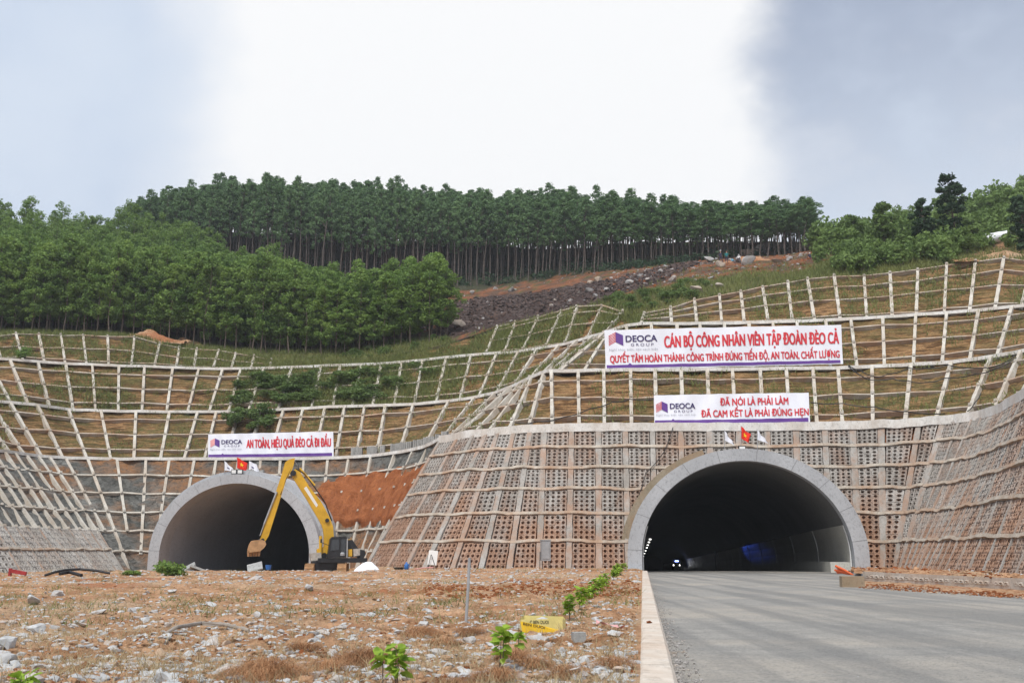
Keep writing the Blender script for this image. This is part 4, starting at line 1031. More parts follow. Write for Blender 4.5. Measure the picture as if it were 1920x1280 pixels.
# right verge, drain wall and the earth behind it
VW = [(1612, 1088, 60, 17), (1700, 1093, 54, 17.5), (1800, 1099, 48, 19), (1920, 1106, 42, 21), (2050, 1114, 37, 24), (2250, 1128, 31, 28)]
def verge():
    G = []; E = [(1560, 1098), (1640, 1101), (1720, 1105), (1800, 1111), (1920, 1121), (2050, 1134), (2250, 1160)]
    pxs = np.arange(1605, 2250, 9)
    for px in pxs:
        e = Pz(px, interp(E, px) - 1 + 2.2 * fbm((px * .05, 0, 0), 1, 3), -.115); wpt = P(px, interp(VW, px), interp(VW, px, 2)); row = []
        for f in np.linspace(0, 1, 12):
            q = e * (1 - f) + wpt * f; q[2] = -.115 + (wpt[2] + .1 + .0) * f * 0 + (.10 * math.sin(math.pi * min(1, f * 1.6)) + .10 * fbm(q, .9, 4)) * (f > 0) * (1 if f < 1 else 0) + (wpt[2] + .115) * f; row.append(q)
        G.append(row)
    tag(grid_mesh('verge', np.array(G), M['dirt']), kind='structure')
    G = []
    for px in pxs:
        wpt = P(px, interp(VW, px), interp(VW, px, 2)); top = wpt + (0, 0, interp(VW, px, 3) / F * interp(VW, px, 2)); row = []
        D1 = float(np.interp(px, [x[1] for x in wing1], [x[2] for x in wing1])) if px > 1700 else 70.5
        bb = Pg(px, D1 + 1.0, .12)
        for f in np.linspace(0, 1, 14):
            q = top * (1 - f) + bb * f; q[1] += .25 * (1 - f); q[2] += -.12 * (f == 0) + (.16 * fbm(q, .6, 5) + .10 * math.sin(math.pi * f)) * (f > 0); row.append(q)
        G.append(row)
    tag(grid_mesh('verge', np.array(G), M['dirt'], smooth=False), kind='structure')
    pts = [G[int(U(0, len(G)))][int(U(1, 13))] + (U(-.3, .3), U(-.4, .4), 0) for _ in range(1500)]; field('clods', pts[::2], .03, .26, M['redsoil']); field('clods', pts[1::2], .03, .3, M['dirt']); field('gravel', pts[:250] + np.array((.3, .2, 0)), .03, .2, M['stone'])
    wb = Bench.__new__(Bench); xs = list(np.linspace(1622, 2240, 34)); wb.n = len(xs); wb.B = []; wb.T = []
    for px in xs:
        q = P(px, interp(VW, px), interp(VW, px, 2)); wb.B.append(q - (0, 0, .1)); wb.T.append(q + (0, 0, interp(VW, px, 3) / F * interp(VW, px, 2)))
    root = empty('drain_wall', tuple(wb.B[0]), 'low dusty concrete drain wall with a row of small round holes beside the road', 'wall')
    b = MB(); hb = MB(); V, Fs = holes(wb, 0, wb.n - 1, .40, .72, (wb.n - 1) * 2, 1, depth=.2); b.add(V, Fs)
    for i in range(wb.n - 1):
        for v0, v1 in ((0, .40), (.72, 1)): b.add([wb.S(i, v0), wb.S(i + 1 - 1e-6, v0), wb.S(i + 1 - 1e-6, v1), wb.S(i, v1)], [(0, 1, 2, 3)])
        a, c = wb.T[i], wb.T[i + 1]; bk = np.array((.0, .3, 0)); b.add([a, c, c + bk, a + bk], [(0, 1, 2, 3)]); b.add([a + bk, c + bk, wb.B[i + 1] + bk, wb.B[i] + bk], [(3, 2, 1, 0)])
    b.build('wall_face', M['kerb'], root)
verge()
def gp(px, y):         # dirt-field point seen at an image position
    lo = None
    for D in np.geomspace(5, 95, 500):
        x = (px - CX) / F * D / 1.02; x = Xat(px, D, dz(x, D)); z = dz(x, D)
        if proj((x, D, z))[1] <= y: return np.array((x, D, z))
    return np.array((x, D, z))
# ------------------------------------------------------------------ stones, grass, fibre and saplings of the dirt field
def scatter(n, y0, y1, x0=-30, x1=1192, pw=1.):
    out = []
    while len(out) < n:
        y = y0 + (y1 - y0) * rng.random() ** pw; D = 1.13 * F / (y - HOR); px = U(x0, x1); x = (px - CX) / F * D
        if x > KU * D - .12: continue
        out.append(np.array((x, D, dz(x, D))))
    return out
big = [(270, 1166, .17, 'largest blue-grey angular stone left of the bent grey branch'), (245, 1147, .13, None), (150, 1172, .14, None), (70, 1186, .17, 'grey triangular stone with a green weed before it at far left'), (395, 1134, .15, None), (440, 1147, .15, None), (485, 1158, .12, None), (190, 1150, .17, None), (395, 1207, .17, 'flat pale stone with a brown clod beside it under the branch'), (300, 1228, .11, None),
       (825, 1229, .12, 'pale crumpled stone lying in the fibre left of the saplings'), (765, 1215, .08, None), (880, 1206, .11, None), (865, 1208, .08, None), (795, 1174, .14, None), (60, 1282, .2, None), (1158, 1262, .10, None), (1172, 1258, .08, None), (1072, 1262, .13, None), (310, 1280, .12, None), (420, 1262, .12, None), (15, 1210, .16, None), (10, 1245, .14, None), (110, 1115, .25, None), (60, 1130, .25, None), (520, 1142, .12, None), (320, 1110, .2, None), (480, 1086, .3, None), (580, 1105, .25, None), (640, 1180, .1, None)]
sp = [(gp(px, y) + (0, 0, r * .15), r, lab) for px, y, r, lab in big]
for p in scatter(270, 1095, 1290, pw=.9): sp.append((p + (0, 0, .0), U(.035, .095) * (1 + .012 * p[1]), None))
stones('stone', sp, M['stone'], 'loose jagged pale stone lying on the orange dirt field', 'stone', 'stones on the dirt field')
field('gravel', [p for p in scatter(11000, 1064, 1285, pw=1.1)], .012, .085, M['stone'], .6, 2.2)
field('gravel', [p for p in scatter(3400, 1061, 1092)], .04, .21, M['stone'], .55, 2.2)
field('clods', [p for p in scatter(4200, 1086, 1114, 800, 1190) if fbm(p, .3, 3) > -.25], .02, .13, M['redsoil'], .7, 2)
field('gravel', scatter(2600, 1064, 1285, pw=1.0), .03, .15, M['stone'], .55, 1.7)
field('clods', scatter(1800, 1066, 1285, pw=1.1), .012, .07, M['redsoil'])
field('clods', scatter(9000, 1066, 1285, pw=1.1), .012, .10, M['dirt'])
def kerbside():
    pts = []
    for _ in range(2200):
        D = 1 / U(1 / 45, 1 / 7.5); pts.append(np.array((KU * D + .31 + abs(rng.normal(0, .13)), D, -.095)))
    field('gravel', pts, .008, .035, M['stoneb'])
    pts = []
    for _ in range(1500):
        D = 1 / U(1 / 60, 1 / 7.5); x = KU * D + U(.3, 13); pts.append(np.array((x, D, -.11)))
    field('gravel', pts, .004, .016, M['stone'])
    pts = []
    for _ in range(500):
        px = U(1610, 2000); f = U(0, .8); E = 1101 + (px - 1610) * .065; y = E - f * 9; pts.append(Pz(px, y + 1, -.09))
    field('gravel', pts, .015, .08, M['stone'])
    pts = []
    for _ in range(1600):
        px = U(1610, 2000); f = U(0, 1); E = 1101 + (px - 1610) * .065; pts.append(Pz(px, E - f * 11, -.09))
    field('clods', pts, .015, .12, M['redsoil'])
kerbside()
pts = []
for c in scatter(1500, 1064, 1285, pw=1.2):
    k = fbm(c, .12, 3)
    if k > -.12 or rng.random() < .3:
        for _ in range(int(U(5, 20))): pts.append(c + rng.normal(0, .09 + .003 * c[1], 3) * (1, 1, 0) + (0, 0, -.02))
pts = [p for p in pts if p[0] < KU * p[1] - .08]
blades('dry_grass', pts, .17, .0045, M['drygrass'], .6)
pts = []
for c in scatter(420, 1062, 1160, pw=1.3):
    for _ in range(int(U(6, 22))): pts.append(c + rng.normal(0, .10 + .004 * c[1], 3) * (1, 1, 0) + (0, 0, -.02))
pts = [p for p in pts if p[0] < KU * p[1] - .08]
blades('grass', pts, .20, .009, M['grass'], .7)
def fibre(px, y, r, h, n, label):
    p = gp(px, y); b = MB(); V = []
    for _ in range(n):
        a, q = U(0, 6.28), U(0, 1) ** .6; c = np.array((r * q * math.cos(a), r * .7 * q * math.sin(a), h * (1 - q * q) * U(.5, 1.))); d = np.array((math.cos(a + U(-1, 1)), math.sin(a + U(-1, 1)), U(-.1, .25))); L = U(.05, .16)
        s = np.cross(d, (0, 0, 1.)); s /= np.linalg.norm(s) + 1e-9; k = len(V); m_ = c + d * L * .6 + (0, 0, L * .25)
        V += [c - s * .0018, c + s * .0018, m_ + s * .0016, m_ - s * .0016, c + d * L + (0, 0, -.02)]; b.f += [(k, k + 1, k + 2, k + 3), (k + 3, k + 2, k + 4)]; b.m += [0, 0]
    b.v = [tuple(v) for v in V]
    # matted core
    n_ = 10; core = [(r * .8 * math.cos(t * .7) * (1 - i / 6), r * .56 * math.sin(t * .7) * (1 - i / 6), h * .8 * (i / 5) ** .6 - .03 + .03 * math.sin(t * 5 + i)) for i in range(6) for t in range(9)]
    b.add(core, [(i * 9 + t, i * 9 + (t + 1) % 9, i * 9 + 9 + (t + 1) % 9, i * 9 + 9 + t) for i in range(5) for t in range(9)])
    o = b.build('fibre_clump', M['coir']); o.location = tuple(p); tag(o, label, 'clump', None if not label.startswith('small') else 'small fibre clumps')
fibre(500, 1276, .42, .17, 2600, 'largest fuzzy brown fibre clump at the bottom edge left of the saplings')
fibre(690, 1245, .34, .13, 2000, 'fuzzy brown fibre clump behind the leftmost sapling')
fibre(790, 1195, .30, .12, 1500, 'dark brown fibre clump below the white marker pole')
for px, y in ((830, 1207), (880, 1190), (1060, 1270), (930, 1272), (850, 1290), (1000, 1250), (610, 1255), (570, 1220), (1150, 1250), (960, 1235)): fibre(px, y, U(.15, .24), U(.05, .09), 700, 'small low clump of brown fibre on the dirt near the kerb and saplings')
def sapling(px, y, h, nst, label, group=None):
    p = gp(px, y); root = empty('sapling', tuple(p), label, 'sapling', group)
    lf = MB()
    for s_ in range(nst):
        a = U(0, 6.28); x0 = U(-.04, .04) * nst; pth = [np.array((x0 + .05 * k / 4 * math.cos(a) * h, U(-.01, .01) + .05 * k / 4 * math.sin(a) * h, h * k / 4 - .03)) for k in range(5)]
        st = MB().tube(pth, [.006 + .004 * h, .005 + .004 * h, .005, .004, .002], 5).build('stem', M['bark']); st.parent = root
        for k in range(int(13 + 12 * h)):
            f = U(.38, 1); c = pth[0] + (pth[4] - pth[0]) * f; an = U(0, 6.28); L = U(.11, .20) * (.6 + .5 * h); d = np.array((math.cos(an), math.sin(an), U(-.7, .75))); d /= np.linalg.norm(d); sd_ = np.cross(d, (0, 0, 1.)); sd_ /= np.linalg.norm(sd_); sd_ = sd_ + np.cross(sd_, d) * U(-.8, .8); sd_ /= np.linalg.norm(sd_); up = np.cross(sd_, d); w_ = L * .32
            c = c + d * .015; q = [c, c + d * L * .35 + sd_ * w_ + up * .008, c + d * L * .75 + sd_ * w_ * .75, c + d * L - up * .015, c + d * L * .75 - sd_ * w_ * .75, c + d * L * .35 - sd_ * w_ + up * .008, c + d * L * .4 - up * .004]
            lf.add(q, [(0, 1, 6), (1, 2, 6), (2, 3, 6), (3, 4, 6), (4, 5, 6), (5, 0, 6)])
    b = lf.build('leaves', M['leaf_sap']); b.parent = root
sapling(945, 1262, .44, 2, 'two-stemmed green sapling nearest the bottom centre, in front of the tape')
sapling(976, 1222, .28, 1, 'leafy sapling right behind the two-stemmed one, beside the yellow tape')
sapling(722, 1292, .36, 3, 'bushy bright green sapling cut by the bottom edge left of centre')
sapling(45, 1296, .15, 2, 'small green sapling at the bottom left corner')
for k in range(15):
    D = 16.5 + k * 2.3 + k * k * .07; px = 1068 + (1168 - 1068) * (1 - 16.5 / D) / (1 - 16.5 / 66) + U(-5, 5); sapling(px, HOR + F * 1.1 / D, U(.28, .46), 3 + 1 * (k > 3), 'small leafy sapling in the planted row along the kerb', 'saplings planted along the kerb')
# ------------------------------------------------------------------ small things on the field
def put(name, mb, mat, label, cat, smooth=False, group=None): return tag(mb.build(name, mat, None, smooth), label, cat, group)
p = gp(873, 1169); q = p + np.array((.05, .02, .98)); put('marker_pole', MB().tube([p - (0, 0, .1), (p + q) / 2 + (.008, 0, 0), q], [.024, .024, .024], 10), M['steel'], 'thin whitish marker pole leaning slightly in the middle of the dirt field', 'pole')
pb = [gp(308, 1192), gp(330, 1188), gp(375, 1184), gp(420, 1184), gp(466, 1187)]; hh = [.03, .09, .12, .09, .035]
put('branch', MB().tube([a + (0, 0, h) for a, h in zip(pb, hh)], [.022, .028, .03, .03, .026], 8), M['wood'], 'bent grey dry branch lying across the dirt field', 'branch')
p = gp(1085, 1203); put('concrete_cube', MB().box(p + (0, 0, .035), (.17, .16, .15), rz=.15), M['block'], 'small grey concrete cube sunk in dirt in front of the yellow tape', 'block')
p = gp(1211, 1160); stones('clod', [(np.array((KU * 16.6 + .06, 16.6, .125)), .07, 'brown clod of earth lying on top of the kerb')], M['redsoil'], '', 'clod')
b = MB(); pa, pe = gp(1118, 1172), gp(1172, 1183); V = []
for k in range(9):
    c = pa + (pe - pa) * k / 8 + (0, 0, .05 + .025 * math.sin(k * 1.7)); V += [c + (0, .06 + .02 * math.sin(k * 2.), .035 * math.cos(k * 2.1)), c - (0, .06, .035 * math.cos(k * 1.3))]
b.add(V, [(2 * k, 2 * k + 1, 2 * k + 3, 2 * k + 2) for k in range(8)]); put('plastic_strip', b, M['ribbon'], 'crumpled strip of pink and white plastic on the dirt near the kerb', 'litter')
# warning tape wound round a stone
def text_mesh(body, mat, fit, offs=.0, space=1.0, sx=None):
    """flat lettering scaled to the box fit = (x0, x1, y0, y1); y0/y1 = baseline and capital height"""
    c = bpy.data.curves.new('txt', 'FONT'); c.body = body; c.offset = offs; c.space_character = space; c.resolution_u = 4
    o = bpy.data.objects.new('txt', c); col.objects.link(o); bpy.context.view_layer.update()
    me = bpy.data.meshes.new_from_object(o.evaluated_get(bpy.context.evaluated_depsgraph_get())); bpy.data.objects.remove(o)
    v = np.zeros(len(me.vertices) * 3); me.vertices.foreach_get('co', v); v = v.reshape(-1, 3); x0, x1, y0, y1 = fit
    cap = .70
    v[:, 0] = x0 + (v[:, 0] - v[:, 0].min()) / (v[:, 0].max() - v[:, 0].min()) * (x1 - x0); v[:, 1] = y0 + v[:, 1] / cap * (y1 - y0)
    Fs = [tuple(p.vertices) for p in me.polygons]; bpy.data.meshes.remove(me); return v, Fs
def tape():
    a, c = gp(977, 1184), gp(1060, 1184); D = (a[1] + c[1]) / 2; a[1] = c[1] = D; z0 = min(a[2], c[2]) - .01
    a[2] = c[2] = z0; W = c[0] - a[0]; root = empty('warning_tape', tuple((a + c) / 2), 'pale yellow warning tape wound round a white stone, printed BEN DUOI', 'tape')
    ring = [a, c + (-.03, 0, 0), c + (.02, .10, 0), c + (.0, .42, .02), a + (.05, .45, .02), a + (-.02, .2, 0), a]
    b = MB(); V = []
    for i, q in enumerate(ring): V += [np.array(q) + (0, 0, .03 if i in (1, 0, 6) else .02), np.array(q) + (0, 0, .185 + .012 * math.sin(i * 2))]
    b.add(V, [(2 * i, 2 * i + 2, 2 * i + 3, 2 * i + 1) for i in range(6)]); b.build('band', M['tape'], root)
    f = np.array((0, -.012, 0)); b = MB(); b.add([a + f + (-.01, 0, .16), a + f + (.02, -.01, .0), c + f + (-.08, -.012, .01), c + f + (-.10, 0, .045), a + f + (W * .45, -.006, .105)], [(0, 1, 4), (1, 2, 4), (2, 3, 4)]); b.build('twisted_band', M['tapey'], root)
    v, Fs = text_mesh('C BEN DUOI', M['black'], (W * .20, W * .63, .125, .172), .012); V = [a + (x, -.006, y) for x, y, _ in v]; MB().add(V, Fs).build('lettering', M['black'], root)
    b = MB(); v, Fs = text_mesh('BEN DUOI', M['black'], (0, W * .55, 0, .035), .012); V = [a + np.array((.03 + x * .9, -.024, .112 - x * .17 + y)) for x, y, _ in v]; MB().add(V, Fs).build('lettering', M['black'], root)
    stones('stone', [((a + c) / 2 + (.0, .22, .16), .145, 'rounded white stone held inside the yellow warning tape')], M['stone'], '', 'stone')
tape()
# ---- at the foot of the block wall
p = Pg(1023, 67, .2); root = empty('switch_cabinet', tuple(p), 'tall grey switch cabinet on thin legs in front of the perforated block wall', 'cabinet')
MB().box(p + (0, 0, 1.18), (.60, .42, 1.3), rz=.2).box(p + (0, 0, 1.86), (.66, .48, .06), rz=.2).build('cabinet_body', M['steel'], root)
MB().box(p + (.02, -.225, 1.2), (.48, .02, 1.1), rz=.2).build('cabinet_door', M['steel'], root)
for x in (-.38, -.22, .22, .30): MB().tube([p + (x, .1 * math.sin(x * 9), -.1), p + (x * .95, .1 * math.sin(x * 9), .6 + .5 * (x < -.3))], .025, 6).build('leg', M['black'], root)
p = Pg(811, 63, .18); root = empty('display_board', tuple(p), 'blank white board leaning on a black easel before the block wall', 'board')
MB().box(p + (0, 0, .76), (.56, .04, .88), ry=.10, rx=-.16).build('panel', M['board'], root)
for pth in ([(-.10, -.12, .95), (-.28, -.3, 0)], [(-.08, -.12, .95), (.28, -.32, 0)], [(0, .1, .9), (.05, .5, 0)]): MB().tube([p + np.array(q) for q in pth], .018, 6).build('leg', M['black'], root)
p = Pg(762, 65, .2); root = empty('water_jug', tuple(p), 'small blue plastic jug beside a black tray at the wall foot', 'jug')
MB().tube([p + (0, 0, z) for z in (0, .02, .30, .38, .40, .46)], [.12, .14, .14, .07, .06, .06], 14).build('jug_body', M['blue'], root, True)
MB().tube([p + (.1, 0, .34), p + (.2, 0, .30), p + (.19, 0, .12), p + (.13, 0, .10)], .02, 6).build('handle', M['blue'], root)
p = Pg(748, 65, .2); put('tray', MB().tube([p + (0, 0, .0), p + (0, 0, .03), p + (0, 0, .14), p + (0, 0, .11), p + (0, 0, .035)], [.25, .30, .36, .33, .1], 16), M['black'], 'shallow black tray left of the blue jug', 'tray')
p = Pg(688, 64, .12); n = 18; G = np.zeros((n, n, 3))
for i in range(n):
    for j in range(n):
        a, c = i / (n - 1) * 2 - 1, j / (n - 1) * 2 - 1; r = min(1, math.hypot(a * (1 + .1 * math.sin(5 * c)), c)); G[i, j] = p + np.array((a * .78, c * .5, .56 * (1 - r ** 2.2) * (1 + .15 * a) + .05 * fbm((a * 2, c * 2, 1), 1.5, 4) * (r < 1)))
tag(grid_mesh('sheet_heap', G, M['sheet']), 'white plastic sheet draped over a heap right of the excavator', 'sheet')
p, q = Pg(778, 64, .2), Pg(812, 62, .22); put('hose', MB().tube([p + (0, 0, .04), (p + q) / 2 + (0, 0, .12), q + (0, 0, .16)], .03, 6), M['pink'], 'short pale pinkish pipe lying between the jug and the white board', 'pipe')
# ---- left edge of the field
D = 46; a = P(20, 1071, D); c = P(48, 1076, D); b = MB(); b.box((a + c) / 2 + (0, 0, .035), (.75, .12, .16), ry=.18).box(a + (-.02, 0, -.02), (.1, .14, .34)); put('steel_bracket', b, M['maroon'], 'dark red painted steel bracket lying at the far left edge of the field', 'debris')
pts = [P(84, 1078, 44), P(103, 1072, 44), P(122, 1068, 44.5), P(150, 1066.5, 45), P(180, 1069, 45), P(206, 1074, 45)]; put('hose', MB().tube(pts, .055, 8), M['cable'], 'thick black hose arching over the dirt at far left', 'hose')
pts = [P(112, 1075, 43), P(130, 1072, 43.5), P(153, 1078, 43)]; put('hose', MB().tube(pts, .07, 8), M['cable'], 'short black hose end lying in front of the arching hose', 'hose')
G1 = [shrub_proto(1.0, .62, 900, .10, 16)]
plants('low_bush', G1, [(gp(318, 1079) - (0, 0, .035), 1.0, .95)], 'low green bush in front of the left foot of the left tunnel', 'bush', None, M['leaf_near'])
plants('low_bush', G1, [(gp(245, 1079) - (0, 0, .035), .55, .6)], 'small green weed patch left of the low bush', 'bush', None, M['leaf_near'])
for px, y, D, sz, ry, rx, lab in ((353, 1064, 62, (.9, .7, .14), -.5, .3, 'tilted grey concrete slab nearest the low bush before the left tunnel'), (372, 1067, 61.5, (1.0, .8, .13), .35, -.2, 'grey slab leaning right against the first slab before the left tunnel'), (362, 1072, 60, (1.2, .6, .1), .05, .1, 'flat pale slab lying under the two tilted slabs'), (478, 1063, 62, (.9, .9, .1), -.25, .5, 'pale slab lying alone under the excavator bucket')):
    put('concrete_slab', MB().box(P(px, y, D), sz, ry=ry, rx=rx, rz=.2), M['block'], lab, 'slab')
p = P(503, 1068, 62); put('bucket', MB().tube([p, p + (0, 0, .02), p + (0, 0, .30), p + (0, 0, .28)], [.13, .15, .19, .16], 14), M['blue'], 'small blue-grey bucket before the left tunnel floor', 'bucket')
# ---- right foot of the portal
p = Pg(1598, 41, -.1); put('concrete_block', MB().box(p + (0, 0, .19), (.88, .5, .44), rz=-.1, taper=.98), M['collar'], 'brown stained concrete block standing on the road by the right tunnel foot', 'block')
for k in range(6):
    a = P(1600 - k * 1.5, 1078, 63.4) + (0, .05 * k, .02 * k); c = P(1566 + 3 * (k % 3), 1060 + k * 2.6, 63.8) + (0, .05 * k, 0)
    put('orange_pipe', MB().tube([a, (a + c) / 2 + (0, 0, .035), c], .07, 10), M['orange'], 'orange plastic pipe in the small bundle at the right foot of the right tunnel', 'pipe', False, 'orange pipes at the tunnel foot')
# ------------------------------------------------------------------ banners
def banner(corners, D0, D1, name_label, lines, logo, stripes, tri, pinkwing=False):
    TL, TR_, BL, BR = [P(*c, d) for c, d in zip(corners, (D0, D1, D0 - .15, D1 - .15))]
    n0 = np.cross(TR_ - TL, BL - TL); n0 /= np.linalg.norm(n0)
    if n0[1] > 0: n0 = -n0
    ph = corners[0][0]
    def S(s, t, o=0.):
        rip = .05 * math.sin(s * 31 + t * 3 + ph) * (.4 + .6 * math.sin(math.pi * s)) + .03 * math.sin(s * 77 - t * 5) + .10 * t * (1 - t) * math.sin(s * 9 + ph)
        sagx = -.05 * math.sin(math.pi * s) * (t - .5)
        return (TL * (1 - s) + TR_ * s) * (1 - t) + (BL * (1 - s) + BR * s) * t + n0 * (rip + o) + np.array((0, 0, sagx))
    G = np.array([[S(i / 90, j / 10) for i in range(91)] for j in range(11)])
    o = grid_mesh('banner', G, M['white'], flip=False); tag(o, name_label, 'banner')
    X0, Wp = corners[0][0], corners[1][0] - corners[0][0]; Hp = corners[2][1] - corners[0][1]
    def place(v, off): return [S(min(max(x, 0), 1), y, off) for x, y in v]
    def part(nm, V, Fs, mat): MB().add(V, Fs).build(nm, mat, o)
    def line(body, px0, px1, t0, t1, mat, nm, offs=.0, sp=1.0):      # t1 = cap top, t0 = baseline, in banner height from the top
        v, Fs = text_mesh(body, mat, ((px0 - X0) / Wp, (px1 - X0) / Wp, t0, t1), 0, sp)
        bw = offs * abs(t1 - t0) * Hp / Wp * 1.15; b = MB()          # heavy strokes: the outline laid down a few times side by side
        for k, (ox, oy) in enumerate(((0, 0), (bw, 0), (-bw, 0), (bw * .5, offs * .5 * abs(t1 - t0)), (-bw * .5, -offs * .5 * abs(t1 - t0))) if offs > .01 else ((0, 0),)):
            b.add(place(v[:, :2] + (ox, oy), .035 + .004 * k), Fs)
        b.build(nm, mat, o)
    for L in lines: line(*L)
    lx0, lx1, lt, lb = logo      # emblem: a striped wing and a solid wing, like an open book
    mx = (lx0 + lx1) / 2 - .01 * (lx1 - lx0); s0, sm, s1 = (lx0 - X0) / Wp, (mx - X0) / Wp, (lx1 - X0) / Wp; H = lb - lt
    part('emblem_wing', place([(sm, lt), (s1, lt + .24 * H), (s1, lb), (sm, lt + .74 * H)], .034), [(0, 1, 2, 3)], M['purple'])
    if pinkwing: part('emblem_wing', place([(s0, lt + .26 * H), (sm, lt), (sm, lt + .74 * H), (s0, lb)], .034), [(0, 1, 2, 3)], M['pink'])
    else:
        for k in range(7):
            a = k / 7 * .74 * H + .02 * H; h = .052 * H
            part('emblem_stripe', place([(s0, lt + .26 * H + a), (sm, lt + a), (sm, lt + a + h), (s0, lt + .26 * H + a + h)], .034), [(0, 1, 2, 3)], M['red'])
    st0, st1 = stripes; N = 60
    V = place([(i / N * .985 + .004, t) for t in (st0, st1) for i in range(N + 1)], .03); part('purple_band', V, [(i, i + 1, N + 2 + i, N + 1 + i) for i in range(N)], M['purple'])
    tx = (tri - X0) / Wp; w_ = 4.2 / Wp * Hp / 73; part('band_notch', place([(tx - w_, st0 + .004), (tx + w_, st0 + .004), (tx, st0 - .045)], .032), [(0, 1, 2)], M['purple'])
    for s, t in ((.0, 0), (1, 0), (0, 1), (1, 1), (.33, 0), (.66, 0), (.33, 1), (.66, 1)):
        a = S(s, t); MB().tube([a, a + np.array((0, .9, .35 if t == 0 else -.3))], .018, 5).build('tie_rope', M['cable'], o)
D2 = q2(1136)[1]; D2b = q2(1580)[1]
banner([(1133, 619), (1577, 609), (1136, 692), (1581, 682)], D2 + .3, D2b + .3, 'larger white banner with two lines of red Vietnamese text, hung above the smaller one',
       [('CÁN BỘ CÔNG NHÂN VIÊN TẬP ĐOÀN ĐÈO CẢ', 1246, 1571, .475, .185, M['red'], 'lettering', .035), ('QUYẾT TÂM HOÀN THÀNH CÔNG TRÌNH ĐÚNG TIẾN ĐỘ, AN TOÀN, CHẤT LƯỢNG', 1142, 1571, .835, .655, M['red'], 'lettering', .035),
        ('DEOCA', 1173, 1232, .315, .155, M['navy'], 'logo_name', .035), ('GROUP', 1182, 1225, .43, .36, M['navy'], 'logo_name', .006, 1.5), ('Nghĩ khác biệt, tạo cách biệt', 1141, 1233, .535, .48, M['grey_text'], 'logo_motto', .004, 1.1)],
       (1140.6, 1168, .055, .41), (.90, .975), 1179)
D1a, D1b = q1(1226)[1], q1(1519)[1]
banner([(1226, 741), (1516, 736), (1227, 796), (1519, 791)], D1a + .5, D1b + .5, 'smaller white banner with two centred lines of red text, right above the right tunnel',
       [('ĐÃ NÓI LÀ PHẢI LÀM', 1350, 1477, .385, .155, M['red'], 'lettering', .035), ('ĐÃ CAM KẾT LÀ PHẢI ĐÚNG HẸN', 1314, 1514, .765, .54, M['red'], 'lettering', .035),
        ('DEOCA', 1256, 1303, .47, .29, M['navy'], 'logo_name', .035), ('GROUP', 1263, 1298, .60, .52, M['navy'], 'logo_name', .006, 1.5), ('Nghĩ khác biệt, tạo cách biệt', 1230, 1305, .71, .645, M['grey_text'], 'logo_motto', .004, 1.1)],
       (1229.5, 1251.5, .215, .60), (.855, .985), 1261)
D1a, D1b = q1(390)[1], q1(625)[1]
banner([(390.5, 814), (625, 809), (390, 858), (625.5, 855)], D1a + .3, D1b + .3, 'white banner with one line of red text hung above the left tunnel',
       [('AN TOÀN, HIỆU QUẢ ĐÈO CẢ ĐI ĐẦU', 463, 620, .60, .26, M['red'], 'lettering', .035),
        ('DEOCA', 416, 454, .425, .255, M['navy'], 'logo_name', .035), ('GROUP', 421, 450, .555, .475, M['navy'], 'logo_name', .006, 1.5), ('Nghĩ khác biệt, tạo cách biệt', 394.5, 453.5, .68, .61, M['grey_text'], 'logo_motto', .004, 1.1)],
       (395, 412, .175, .56), (.86, .985), 418, True)
# ------------------------------------------------------------------ flags, boxes and lamps over the arches
def flag(px, ytop, ybase, D, shape, mat, label, star=False, logo=False):
    top, base = P(px, ytop - 1.5, D), P(px, ybase, D); root = empty('flag', tuple(base), label, 'flag')
    MB().tube([base, top], .022, 6).build('pole', M['steel'], root)
    (hx, hy), (bx, by), (fx, fy), (gx, gy) = shape         # hoist top, hoist bottom, fly bottom, fly top (image positions)
    A, B_, C_, D_ = [P(x, y, D - .06) for x, y in shape]; n = 12; G = np.zeros((n, n, 3))
    def S(i, j, o=0): return (A * (1 - i) + D_ * i) * (1 - j) + (B_ * (1 - i) + C_ * i) * j + np.array((.03 * math.sin(i * 9 + j * 3), -(o + .10 * math.sin(i * 8 + j * 2.5) * i), .03 * math.sin(i * 7) * i))
    for i in range(n):
        for j in range(n): G[i, j] = S(i / (n - 1), j / (n - 1))
    cl = grid_mesh('cloth', G, mat, root)
    if star:
        V = [S(.45, .5, .03)] + [S(.45 + (.20 if k % 2 == 0 else .08) * math.sin(k * math.pi / 5), .5 - (.26 if k % 2 == 0 else .105) * math.cos(k * math.pi / 5), .03) for k in range(10)]
        MB().add(V, [(0, 1 + k, 1 + (k + 1) % 10) for k in range(10)]).build('star', M['flagyel'], cl)
    if logo: MB().add([S(a, b_, .03) for a, b_ in ((.3, .5), (.5, .58), (.5, .74), (.3, .68))], [(0, 1, 2, 3)]).build('emblem', M['navy'], cl)
DL, DR = 94.0, 70.7
flag(421, 864, 889, DL, [(421, 864), (421, 881), (442, 884), (436, 877)], M['white'], 'white flag left of the red flag on the left tunnel arch', logo=True)
flag(444.5, 857, 893, DL, [(444.5, 857), (444.5, 877), (464, 883), (464, 868)], M['flagred'], 'red flag with a yellow star on top of the left tunnel arch', True)
flag(467, 864, 893, DL, [(467, 864), (466.5, 880), (487, 884), (481, 870)], M['white'], 'white flag right of the red flag on the left tunnel arch', logo=True)
flag(1358.5, 807, 849, DR, [(1358.5, 807), (1359.5, 825), (1378, 835), (1372, 826)], M['white'], 'white flag left of the red flag on the right tunnel arch')
flag(1389.5, 799, 847, DR, [(1389.5, 799), (1390, 821), (1405, 831), (1407, 814)], M['flagred'], 'red flag with a yellow star on top of the right tunnel arch', True)
flag(1420, 806, 848, DR, [(1420, 806), (1420, 824), (1441, 831), (1433, 821)], M['white'], 'white flag right of the red flag on the right tunnel arch')
